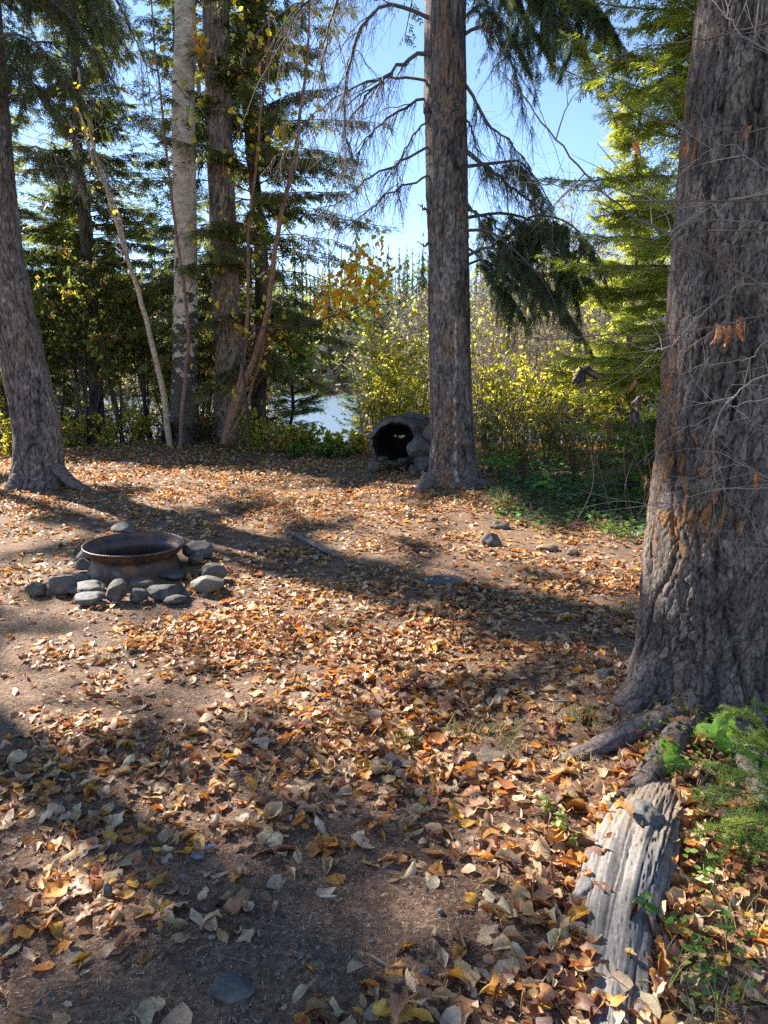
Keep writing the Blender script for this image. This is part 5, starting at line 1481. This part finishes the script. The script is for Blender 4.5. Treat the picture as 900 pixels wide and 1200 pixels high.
def seedling(px, py, h, nl, ls, pal, label, seed, lean=0.0):
    rg = np.random.default_rng(seed)
    g = G(px, py); g[2] = g1(g[0], g[1])
    st = [[0, 0, -.02], [lean * .4, 0, h * .5], [lean, rg.normal(0, .03), h]]
    lf = []
    for k in range(nl):
        t = .35 + .65 * (k + 1) / nl; a = k * 2.4 + rg.uniform(0, 1)
        lf.append((np.array([lean * t, 0, h * t]), [cos(a), sin(a), rg.uniform(-.3, .2)], ls * rg.uniform(.7, 1.15), rg.uniform(.55, .72), rg.uniform(-.9, -.2)))
    return herb("seedling", label, "seedling", g, [st], lf, seed, pal)
LIME = [(.22, .36, .06), (.18, .32, .06), (.34, .42, .08)]
for k, a in enumerate([(641, 590, .42, 7, .16, LIME, "lime green seedling with a yellow leaf standing in dark ground cover"),
                       (580, 572, .55, 8, .17, LIME, "bright green seedling immediately right of the middle trunk"),
                       (600, 566, .50, 7, .15, LIME, "second green seedling right of the middle trunk, before the bare bush"),
                       (566, 560, .40, 6, .15, LIME, "green seedling tucked behind the middle trunk's right root"),
                       (762, 610, .22, 3, .10, [(.4, .42, .08), (.5, .36, .14)], "seedling with one tan and one yellow leaf near the big trunk"),
                       (640, 556, .38, 4, .12, LIME, "small lime seedling behind the one with the yellow leaf"),
                       (262, 545, .30, 5, .12, LIME, "small green seedling below the coppery sapling"),
                       (232, 520, .45, 5, .13, LIME, "green seedling at the birch tree's right foot"),
                       (130, 530, .35, 4, .22, LIME, "large round leaved green seedling by the forked dark sapling")]):
    px, py, h, nl, ls, pal, lab = a
    seedling(px, py, h, nl, ls, pal, lab, 720 + k)
# low herbs in the lit leaves left of the root
for k, (px, py, h, nl, ls, pal, lab) in enumerate([
        (655, 985, .10, 9, .038, [(.30, .38, .10), (.40, .45, .14), (.16, .22, .06)], "leafy green sprig standing in sunlit orange leaves"),
        (640, 965, .08, 7, .034, [(.40, .42, .14), (.22, .28, .08)], "pale green sprig behind the larger one in the sunlit leaves"),
        (672, 1000, .06, 6, .03, [(.16, .22, .06), (.3, .34, .1)], "small sprig at the left edge of the grey root"),
        (752, 1085, .09, 6, .045, [(.09, .17, .07), (.14, .24, .06)], "three lobed green sprig growing over the weathered root"),
        (825, 1040, .07, 3, .034, [(.22, .38, .07)], "tiny bright green sprig in dark leaves right of the root"),
        (812, 1130, .05, 4, .03, [(.22, .34, .07)], "small green leaves low in the dark leaves at lower right"),
        (850, 1110, .09, 4, .034, [(.12, .2, .06)], "thin stemmed herb with one green leaf at lower right")]):
    seedling(px, py, h, nl, ls, pal, lab, 740 + k)

# broad lobed leaves at the foot of the big trunk
g = G(825, 935); g[2] = g1(g[0], g[1])
def lobed_leaf(m, c0, ax, up, size, col, rg):
    ax = nrm(np.array(ax, float)); ey = nrm(np.cross(up, ax)); ez = np.cross(ax, ey)
    V = [np.zeros(3)]; A = [0.0]; n = 48
    for ring in (.35, .7, 1.0):
        for k in range(n + 1):
            th = -2.6 + 5.2 * k / n
            lobe = .58 + .56 * abs(cos(th * 1.5)) ** 1.3 * (1 if abs(th) < 2.2 else .8) + .035 * (k % 2) * (ring > .9)
            r = ring * lobe * .5
            V.append(np.array([r * cos(th) + .15, r * sin(th), -.22 * r * r * 2 + .05 * sin(th * 3) * ring - .12 * abs(sin(th)) * ring])); A.append(abs(sin(th * 1.5)) * .9 + .02)
    V = np.array(V)
    W = c0 + size * (V[:, 0:1] * ax + V[:, 1:2] * ey + V[:, 2:3] * ez)
    F3 = [[0, 1 + k, 2 + k] for k in range(n)]
    F4 = [[1 + r * (n + 1) + k, 1 + (r + 1) * (n + 1) + k, 2 + (r + 1) * (n + 1) + k, 2 + r * (n + 1) + k] for r in range(2) for k in range(n)]
    c = np.concatenate([np.tile(np.array(col), (len(V), 1)) * (1 + .06 * rg.normal(size=(len(V), 1))), np.array(A)[:, None]], 1)
    F3 = np.array(F3); base = m.n
    m.add(W, F4, c, True); m.f.append(F3 + base); m.sm.append(True)
pl = empty("broad_leaved_plant", g, "plant with two large lobed bright green leaves against the big trunk's foot", "plant")
for k, (px, py, Yp, sz, ax, col) in enumerate([(797, 884, 2.42, .165, [-.9, -.25, -.25], (.20, .38, .05)), (838, 868, 2.50, .15, [.45, .1, .7], (.20, .38, .05)), (826, 905, 2.40, .13, [.2, -.6, -.35], (.09, .20, .05))]):
    c = P(px, py, Yp) - g; m = MB()
    m.tube(smooth_path([[0, 0, 0], c * .5 + [0, 0, .02], c], 6), .0022, 5, (.16, .18, .07)); m.obj("stem", M_TWIG, pl)
    m = MB(); lobed_leaf(m, c, ax, np.array([0.1, -.55, .8]), sz, col, rg); m.obj("leaf", M_GREEN, pl)

# young spruce with real needles at the bottom right
def needle_twig(m, mw, pts, r, rg, col, ln=.014, per=900, wood=(.16, .11, .06)):
    pts = np.asarray(pts); n = len(pts)
    L = np.linalg.norm(np.diff(pts, axis=0), axis=1).sum()
    mw.tube(pts, np.linspace(r, r * .5, n), 5, wood)
    N = int(L * per)
    f = rg.random(N) * (n - 1); i0 = np.clip(f.astype(int), 0, n - 2); u = (f - i0)[:, None]
    p = pts[i0] * (1 - u) + pts[i0 + 1] * u; t = nrm(pts[i0 + 1] - pts[i0])
    rad = nrm(np.cross(t, rg.normal(0, 1, (N, 3))))
    rad[:, 2] += .25
    d = nrm(t * rg.uniform(.5, .9, (N, 1)) + rad)
    s = nrm(np.cross(d, rg.normal(0, 1, (N, 3)))) * .0008
    l = ln * rg.uniform(.7, 1.15, (N, 1))
    tipc = (f / (n - 1))[:, None]
    c = np.array(col) * (1 - .25 * (1 - tipc)) * rg.uniform(.75, 1.25, (N, 1))
    V = np.stack([p - s, p + s, p + d * l + s * .4, p + d * l - s * .4], 1)
    m.add(V, np.arange(N * 4).reshape(-1, 4), np.repeat(c, 4, 0))
g = np.array([G(950, 1010)[0], G(950, 1010)[1], 0]); g[2] = g1(g[0], g[1])
ys = empty("spruce_seedling", g, "young green spruce reaching in from the lower right edge", "young spruce")
rg = np.random.default_rng(760)
mw = MB(); mw.tube([[0, 0, -.03], [0, 0, .15], [.01, 0, .34], [.01, 0, .48]], [.009, .007, .005, .003], 7, (.16, .11, .07)); mw.obj("trunk", M_SAP, ys)
mn, mw = MB(), MB()
brs = [((905, 870), (880, 838), (848, 836)), ((910, 880), (872, 862), (852, 850)), ((910, 905), (870, 905), (828, 898)), ((915, 925), (868, 930), (812, 935)), ((920, 950), (870, 965), (815, 975)),
       ((920, 965), (880, 1000), (858, 1040)), ((920, 990), (885, 1030), (870, 1062)), ((915, 900), (890, 890), (862, 880)), ((930, 960), (895, 970), (850, 990)), ((925, 1000), (900, 1050), (885, 1075)),
       ((930, 920), (900, 945), (850, 955)), ((920, 860), (905, 840), (895, 830)), ((925, 930), (890, 910), (845, 915)), ((915, 985), (870, 985), (828, 1010))]
for k, lst in enumerate(brs):
    Yb = rg.uniform(-.10, .10)
    Y0 = g[1] + .02
    pts = smooth_path([np.array([0, 0, 0]) + (P(*lst[0], Y0) - g) * [1, .3, 1]] + [P(*q_, Y0 + Yb * (i + 1) * .6 - .04 * (i + 1)) - g for i, q_ in enumerate(lst[1:])], 10)
    bright = (.17, .25, .07) if k in (0, 1, 4, 6) else (.08, .15, .055)
    needle_twig(mn, mw, pts, .0025, rg, np.array(bright) * 1.05, ln=.017, per=1500)
    for s in range(11):
        i0 = rg.integers(1, 9); t = nrm(pts[min(i0 + 1, 9)] - pts[i0 - 1]); sd = nrm(np.cross(t, [0, 0, 1.])) * (1 if s % 2 else -1)
        l = .085 * (1.25 - i0 / 9) * rg.uniform(.6, 1.2) + .02
        e = pts[i0] + (t * .75 + sd * .55 + rg.normal(0, .12, 3) + [0, 0, -.12]) * l
        needle_twig(mn, mw, np.stack([pts[i0], (pts[i0] + e) / 2 + [0, 0, .004], e]), .0016, rg, np.array(bright) * rg.uniform(.75, 1.4), ln=.015, per=1500)
mw.obj("branches", M_TWIG, ys)['kind'] = 'stuff'
mn.obj("needles", M_NEED, ys)['kind'] = 'stuff'

# ------------------------------------------------------------------ weathered grey root in the lower right corner
def gpz(px, py, z): return G(px, py, z)
path = [gpz(800, 868, .06), gpz(780, 905, .045), gpz(762, 950, .05), gpz(745, 1000, .05), gpz(733, 1060, .045), gpz(726, 1120, .04), gpz(722, 1180, .03), gpz(716, 1260, .01), gpz(705, 1380, -.02)]
rads = [.06, .082, .105, .118, .108, .094, .086, .080, .07]
rr = smooth_path(np.concatenate([np.array(path), np.array(rads)[:, None]], 1), 420)
p3 = rr[:, :3]; p3[:, 2] -= .026; t = nrm(np.gradient(p3, axis=0)); ex = nrm(np.cross(t, [0, 0, 1.])); ey = np.cross(ex, t)
seg = 220; a = np.arange(seg) * 2 * pi / seg
A, I = np.meshgrid(a, np.arange(len(rr))); s_ = I * .0026
ux, uy = np.cos(A).ravel(), np.sin(A).ravel()
tw = A.ravel() + .5 * s_.ravel()
q3 = np.stack([np.cos(tw) * 2.2, np.sin(tw) * 2.2, s_.ravel() * 2.2], 1)
lump = fbm(q3 * np.array([1, 1, 1.5]), 801, 3)
grain = fbm(q3 * np.array([7, 7, .8]), 802, 4)
wq = .35 * fbm(q3 * 1.3, 807, 3)[:, None]
fiss = np.abs(vnoise(q3 * np.array([1.9, 1.9, .42]) + wq, 803))
fis2 = np.abs(vnoise(q3 * np.array([6.0, 6.0, .7]) + wq, 806))
crk = np.maximum(sstep(.07, .0, fiss) * sstep(-.5, .1, vnoise(q3 * .9, 809)), .30 * sstep(.10, .0, fis2))
knot = np.exp(-((s_.ravel() - .27) / .05) ** 2) * np.clip(uy, 0, 1)
rj = 1 + .26 * lump + .022 * grain - .30 * crk + .10 * knot
V = p3[:, None] + (rr[:, 3][:, None, None] * rj.reshape(A.shape)[..., None]) * (np.cos(A)[..., None] * ex[:, None] * 1.0 + .52 * np.sin(A)[..., None] * ey[:, None])
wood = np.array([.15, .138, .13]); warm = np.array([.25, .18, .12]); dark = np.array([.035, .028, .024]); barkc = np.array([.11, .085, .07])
sv = s_.ravel()[:, None]
c = wood * (1 + .28 * grain[:, None]) * (1 - .9 * crk[:, None]) + dark * crk[:, None]
wm = sstep(.56, .34, sv) * sstep(-.6, .3, lump[:, None] + .2)  # sunlit upper stretch put into the colour as a warmer tint
c = c * (1 - .6 * wm) + warm * .6 * wm * (1 + .3 * grain[:, None]) * (1 - .8 * crk[:, None])
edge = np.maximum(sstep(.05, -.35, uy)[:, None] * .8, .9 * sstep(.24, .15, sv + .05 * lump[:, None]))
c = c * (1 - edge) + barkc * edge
nr, ns = A.shape
i, j = np.meshgrid(np.arange(nr - 1), np.arange(ns), indexing='ij'); j2 = (j + 1) % ns
q = np.stack([i * ns + j, i * ns + j2, (i + 1) * ns + j2, (i + 1) * ns + j], -1).reshape(-1, 4)
m = MB(); m.add(V, q, np.clip(c, 0, 1), True)
o3 = np.array([path[4][0], path[4][1], 0])
wr = empty("weathered_root", o3, "bare grey split root running from the big trunk to the bottom edge", "root")
m.obj("root_wood", M_WOOD, wr, o3)
V, F = rock_verts(.05, .06, .035, 811, ICO4, 4, .14)
m = MB(); m.add(V + gpz(688, 1045, .02), F, wood * 1.0, True); m.obj("side_spur", M_WOOD, wr, o3)
V, F = rock_verts(.06, .07, .034, 812, ICO4, 3, .14)
m = MB(); m.add(V + gpz(752, 955, .075), F, wood * .7, True); m.obj("knot", M_WOOD, wr, o3)

rg = np.random.default_rng(815); N = 520
k = rg.integers(20, 400, N); sd_ = rg.choice([-1, 1], N); off = rr[k, 3] * rg.uniform(.85, 1.7, N)
pos = p3[k] + ex[k] * (sd_ * off)[:, None]; pos[:, 2] = gz(pos[:, 0], pos[:, 1]) + rg.uniform(.005, .05, N) * sstep(1.7, .8, off / rr[k, 3])
ontop = rg.random(N) < .03; pos[ontop] = p3[k[ontop]] + np.array([0, 0, 1.]) * (rr[k[ontop], 3] * .56)[:, None] + ex[k[ontop]] * rg.normal(0, .02, (ontop.sum(), 1))
m = MB(); aa = rg.uniform(0, 2 * pi, N); sz = rg.uniform(.03, .085, N)
m.leaves(pos, np.stack([np.cos(aa), np.sin(aa), rg.normal(0, .5, N)], 1), np.stack([rg.normal(0, .4, N), rg.normal(0, .4, N), np.ones(N)], 1), sz, rg.uniform(.4, .9, N), leaf_cols(N, rg=rg), rg.normal(.4, 1.2, N), rg.normal(.4, .6, N), nu=7, rg=rg)
tag(m.obj("leaf_litter", M_LEAF), "curled fallen leaves heaped along both sides of the grey root", "leaf litter", kind='stuff')

# ------------------------------------------------------------------ dead stick on the ground
pts = [gp(331, 622, .02), gp(350, 632, .035), gp(368, 641, .03), (gp(395, 653, .02))]
m = MB(); pr = smooth_path(pts, 16); m.tube(pr, np.linspace(.015, .023, 16) * rl.uniform(.9, 1.12, 16), 9, (.20, .175, .16))
st = empty("fallen_stick", gp(363, 638), "grey broken stick lying on leaves right of the fire ring", "stick")
m.obj("stick_wood", M_SAP, st, gp(363, 638))
m = MB(); m.tube([pr[6], pr[6] + [.01, -.02, .05]], [.014, .009], 6, (.2, .18, .16)); m.obj("stub", M_SAP, st, gp(363, 638))
m = MB(); m.tube([pr[12], pr[12] + [-.02, -.02, .045]], [.012, .008], 6, (.2, .18, .16)); m.obj("stub", M_SAP, st, gp(363, 638))

# ------------------------------------------------------------------ hollow log beside the middle trunk
c0 = P(463, 519, 11.35); ax = nrm(np.array([.34, .94, 0.02])); exv = nrm(np.cross(ax, [0, 0, 1.])); ezv = np.cross(exv, ax)
gz0 = g1(c0[0], c0[1])
hl = empty("hollow_log", (c0[0], c0[1], gz0), "short charred hollow log section with dark opening beside the middle trunk", "hollow log")
o3 = np.array([c0[0], c0[1], gz0])
Rz = (c0[2] - gz0) * .98; Rx = .44; Ln = .85
def ringloop(s, k, n, ph, seedr, amp, rx, rz, lip=0.0):
    a = np.arange(n) * 2 * pi / n
    q = np.stack([np.cos(a) * 1.6 + ph, np.sin(a) * 1.6, np.full(n, s * 2.5)], 1)
    w1 = .5 * fbm(q * 2, seedr + 21, 3)
    h1, h2, hid = voro(a / (2 * pi) * 17 + w1, np.full(n, s * 7.0) + w1, seedr, 17)
    j = 1 + .7 * amp * fbm(q, seedr, 4) + amp * .3 * fbm(q * 3.1, seedr + 3, 3) + amp * .6 * sstep(0, .2, h2 - h1) * (hid - .2)
    j = j * (1 - .10 * sstep(.6, 1.0, np.sin(a)))
    off = lip * fbm(q * 1.4, seedr + 7, 3)
    return c0 + ax * (s + off)[:, None] + exv * (np.cos(a) * rx * k * j)[:, None] + ezv * (np.sin(a) * rz * k * j)[:, None]
n = 200; rows = []; cols = []
for s in np.linspace(Ln, 0.03, 70): rows.append(ringloop(s, 1.0, n, 0, 820, .15, Rx, Rz)); cols.append((.060, .050, .043))
rows.append(ringloop(0, .93, n, 0, 820, .15, Rx, Rz, .06)); cols.append((.13, .115, .10))
rows.append(ringloop(-.01, .80, n, 0, 820, .13, Rx, Rz, .08)); cols.append((.06, .052, .048))
outer_rows, oc_ = rows, cols
def skin(rows, cols, name, mat):
    m = MB(); nr = len(rows); V = np.array(rows)
    i, j = np.meshgrid(np.arange(nr - 1), np.arange(n), indexing='ij'); j2 = (j + 1) % n
    q = np.stack([i * n + j, i * n + j2, (i + 1) * n + j2, (i + 1) * n + j], -1).reshape(-1, 4)
    c = np.repeat(np.array(cols), n, 0) * (1 + .25 * fbm(V.reshape(-1, 3) * 7, 822, 3)[:, None])
    m.add(V, q, np.clip(c, .01, 1), True); return m.obj(name, mat, hl, o3)
skin(outer_rows, oc_, "outer_shell", M_STONE)
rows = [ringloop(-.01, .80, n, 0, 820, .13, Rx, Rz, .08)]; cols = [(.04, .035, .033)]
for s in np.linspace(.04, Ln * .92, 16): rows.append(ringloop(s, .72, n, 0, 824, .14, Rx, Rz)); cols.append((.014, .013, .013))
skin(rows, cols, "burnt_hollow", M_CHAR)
# the back is rotted through at one narrow slot
m = MB(); 
back = ringloop(Ln * .92, .74, n, 0, 824, .14, Rx, Rz); cen = c0 + ax * Ln * .93
slot = [cen + exv * u * .10 + ezv * (w + .02) for u, w in [(-1, .0), (-.3, .02), (.4, .0), (1, -.02), (.6, -.035), (-.2, -.03)]]
sl = np.array(slot); sang = np.arctan2((sl - cen) @ ezv, (sl - cen) @ exv)
inner_pts = []
for k in range(n):
    a = k * 2 * pi / n; d = exv * cos(a) + ezv * sin(a)
    inner_pts.append(cen - exv * .20 + ezv * .03 + exv * cos(a) * .11 + ezv * (sin(a) * .025 + .015 * cos(a * 2)))
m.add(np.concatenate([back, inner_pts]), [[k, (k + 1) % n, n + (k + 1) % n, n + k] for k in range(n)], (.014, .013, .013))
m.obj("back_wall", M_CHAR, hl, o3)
# ragged wood inside the lower lip
for k in range(5):
    a = -pi / 2 + (k - 2) * .32; p0 = c0 - ax * .06 + exv * cos(a) * Rx * .74 + ezv * sin(a) * Rz * .72
    V, F = rock_verts(.10, .14, .05, 830 + k, ICO3, 6, .2)
    m = MB(); m.add(V + p0, F, np.array([.11, .10, .09]), True); m.obj("splinter", M_CHAR, hl, o3)
for k, (a, b, c, d, col, lab) in enumerate([
        (497, 517, 497, 522, (.20, .17, .15), "rough brown stone lodged high between hollow log and trunk"),
        (478, 506, 510, 540, (.22, .20, .18), "pale lumpy rock against the right side of the log opening"),
        (484, 508, 532, 552, (.21, .19, .17), "rounded grey rock at the hollow log's lower right corner"),
        (478, 492, 545, 560, (.2, .18, .16), "small angular stone under the rounded rock by the hollow log"),
        (431, 446, 538, 556, (.19, .17, .15), "stone propping the left underside of the hollow log"),
        (420, 440, 549, 557, (.2, .19, .17), "flat stone lying left of the hollow log")]):
    g = G((a + b) / 2, d); kx = FPX / (11.1)
    w, h = (b - a) / kx / 2, (d - c) / kx / 2
    cc = P((a + b) / 2, (c + d) / 2, 11.12 if k in (0, 1, 2, 3) else 11.3)
    V, F = rock_verts(w * 1.1, w * 1.0, h * 1.1, 840 + k, rough=.12)
    m = MB(); m.add(V, F, np.array(col) * .55, True); o = m.obj("stone", M_STONE); o.location = cc; tag(o, lab, "stone")

# ------------------------------------------------------------------ withered plants with curled brown leaves
def withered(px, py, Y, tips, label, seed, col=[(.10, .055, .035), (.14, .08, .05)], size=.2, wr=.5):
    rg = np.random.default_rng(seed)
    b = P(px, py, Y); b[2] = g1(b[0], b[1])
    o = empty("withered_plant", b, label, "dead plant")
    m = MB()
    for (tx, ty, n, sz) in tips:
        e = P(tx, ty, Y - .1) - b
        k1, k2 = rg.normal(0, .09, 3) * [1, 1, 0], rg.normal(0, .09, 3) * [1, 1, 0]
        m.tube(smooth_path([[0, 0, 0], e * .33 + k1, e * .66 + k2, e + [0, 0, .02]], 14), np.linspace(.005, .002, 14), 5, (.07, .05, .04))
    m.obj("stem", M_TWIG, o)
    for (tx, ty, n, sz) in tips:
        e = P(tx, ty, Y - .1) - b
        for k in range(n):
            m = MB()
            d = np.array([rg.normal(0, .5), rg.normal(0, .5), -1.0]); 
            m.leaves((e + rg.normal(0, .025, 3))[None], d[None], rg.normal(0, 1, (1, 3)), np.array([sz * rg.uniform(.7, 1.1)]), .55, np.array(col)[rg.integers(0, len(col))][None], rg.uniform(.6, 1.5) * rg.choice([-1, 1]), rg.uniform(.8, 1.3), nu=10, nv=7, rg=rg)
            m.obj("leaf", M_LEAF, o)
    return o
withered(672, 545, 7.0, [(683, 433, 4, .24)], "tall dead stem with a black curled leaf cluster like a hanging bird", 850, [(.03, .022, .02), (.05, .035, .03)])
withered(722, 560, 7.4, [(712, 490, 2, .2), (727, 470, 2, .2)], "dead plant with curled brown leaves left of the big trunk", 851, [(.12, .06, .04)])
withered(748, 555, 7.2, [(744, 442, 2, .12), (755, 460, 2, .2), (742, 480, 2, .22), (762, 470, 1, .14)], "tallest withered plant with drooping brown leaves by the young spruce", 852, [(.13, .075, .05), (.05, .035, .03)])
withered(770, 600, 6.6, [(768, 575, 3, .12), (758, 560, 2, .12)], "low withered brown plant hard against the big trunk", 853, [(.16, .08, .05)])

# ------------------------------------------------------------------ bare shrub whose dead twigs cross in front of the big trunk
rg = np.random.default_rng(870)
bs = np.array([1.95, 2.35, g1(1.95, 2.35)])
ds = empty("dead_shrub", bs, "leafless dead shrub whose long twigs cross in front of the big trunk", "shrub")
m = MB(); m.tube([[0, 0, -.05], [.02, 0, .6], [.0, .02, 1.3], [.03, 0, 2.1], [.0, .05, 3.1]], [.03, .027, .024, .018, .008], 9, (.13, .10, .085)); m.obj("trunk", M_SAP, ds)
m = MB()
BR = [([(1000, 400), (900, 337), (860, 315), (800, 285), (740, 250), (700, 218), (640, 150), (600, 92)], .0062, 2.3, 2.6, 0),
      ([(725, 240), (690, 217), (655, 218), (622, 214), (590, 212)], .003, 2.45, 2.8, 0),
      ([(1000, 215), (900, 228), (850, 236), (800, 243), (760, 232), (730, 205), (700, 168)], .0042, 2.3, 2.7, 1),
      ([(1000, 340), (900, 366), (850, 380), (780, 393), (710, 392), (650, 398), (610, 396)], .0046, 2.3, 2.7, 0),
      ([(1000, 430), (900, 440), (860, 465), (838, 500), (836, 560), (830, 585)], .0038, 2.3, 2.5, 1),
      ([(1000, 560), (900, 572), (850, 572), (800, 585), (760, 600)], .0036, 2.25, 2.5, 1),
      ([(1000, 20), (900, 28), (830, 45), (770, 52), (720, 68), (690, 82)], .0038, 2.4, 2.8, 0),
      ([(1000, 90), (900, 150), (830, 150), (770, 140), (720, 115), (700, 100)], .0036, 2.4, 2.8, 0),
      ([(1000, 300), (900, 290), (850, 288), (780, 290), (720, 285)], .003, 2.3, 2.6, 0),
      ([(1000, 270), (900, 262), (840, 258), (790, 262)], .0034, 2.35, 2.55, 1),
      ([(870, 330), (820, 370), (790, 402), (770, 410), (735, 402)], .0028, 2.4, 2.6, 1),
      ([(1000, 480), (900, 468), (850, 480), (800, 500), (760, 470)], .0030, 2.3, 2.6, 1),
      ([(1000, 600), (900, 560), (868, 545), (840, 552), (820, 580)], .003, 2.3, 2.45, 1),
      ([(830, 270), (842, 300), (843, 330)], .0028, 2.35, 2.4, 0),
      ([(1000, 130), (900, 60), (860, 30), (845, -20)], .0035, 2.3, 2.5, 1),
      ([(1000, 520), (900, 500), (870, 485), (845, 470), (820, 480)], .0028, 2.3, 2.5, 1),
      ([(1000, 650), (900, 640), (880, 600), (860, 590)], .0026, 2.3, 2.4, 1),
      ([(1000, 380), (900, 400), (880, 420), (820, 430), (790, 445)], .0028, 2.3, 2.6, 1),
      ([(1000, 230), (900, 200), (860, 170), (830, 178), (800, 200)], .0028, 2.3, 2.5, 1)]
GT = np.array([.22, .19, .17]); 
for lst, r, Y0, Y1, pale in BR:
    pts = smooth_path(px_path(lst, np.linspace(Y0, Y1, len(lst))), 40)
    pts[1:-1] += rg.normal(0, .0025, (38, 3))
    pts[0] = pts[0] * .5 + np.array([1.95, 2.35, pts[0][2]]) * .5
    col = GT * .85 if pale else np.array([.12, .085, .07])
    mbr = MB(); mbr.tube(pts, np.linspace(r, r * .35, 40), 6, col)
    nb = 9
    for _ in range(nb):
        i0 = rg.integers(6, 38); d = nrm(pts[i0] - pts[i0 - 2]); dd = nrm(d + rg.normal(0, .65, 3)); l = rg.uniform(.05, .30)
        w = np.stack([pts[i0], pts[i0] + dd * l * .5 + rg.normal(0, .006, 3), pts[i0] + dd * l + rg.normal(0, .02, 3) + [0, 0, -.01]])
        mbr.tube(smooth_path(w, 6), np.linspace(r * .42, .0006, 6), 4, col * rg.uniform(.8, 1.4))
        if rg.random() < .6:
            e = w[1]; d3 = nrm(dd + rg.normal(0, .6, 3)); mbr.tube([e, e + d3 * l * .25, e + d3 * l * .5 + rg.normal(0, .01, 3)], [r * .25, .0008, .0005], 4, col * 1.2)
    mbr.obj("branch", M_TWIG, ds, bs)
# rust coloured leaves still hanging in it
for k, (px, py, sz) in enumerate([(838, 385, .075), (846, 390, .07), (855, 388, .065), (862, 382, .08), (868, 378, .07), (741, 175, .055), (806, 175, .05), (880, 155, .05), (885, 560, .07), (812, 600, .05)]):
    m = MB(); p = P(px, py, 2.42)
    m.leaves((p - bs)[None] + [[0, 0, .02]], np.array([[rg.normal(0, .3), 0, -1.]]), np.array([[rg.normal(0, 1), -1, 0.]]), np.array([sz]), .5, np.array([[.42, .19, .08]]) * rg.uniform(.7, 1.2), rg.uniform(-1.2, 1.2), rg.uniform(.6, 1.2), nu=9, nv=5, rg=rg)
    m.obj("leaf", M_LEAF, ds)
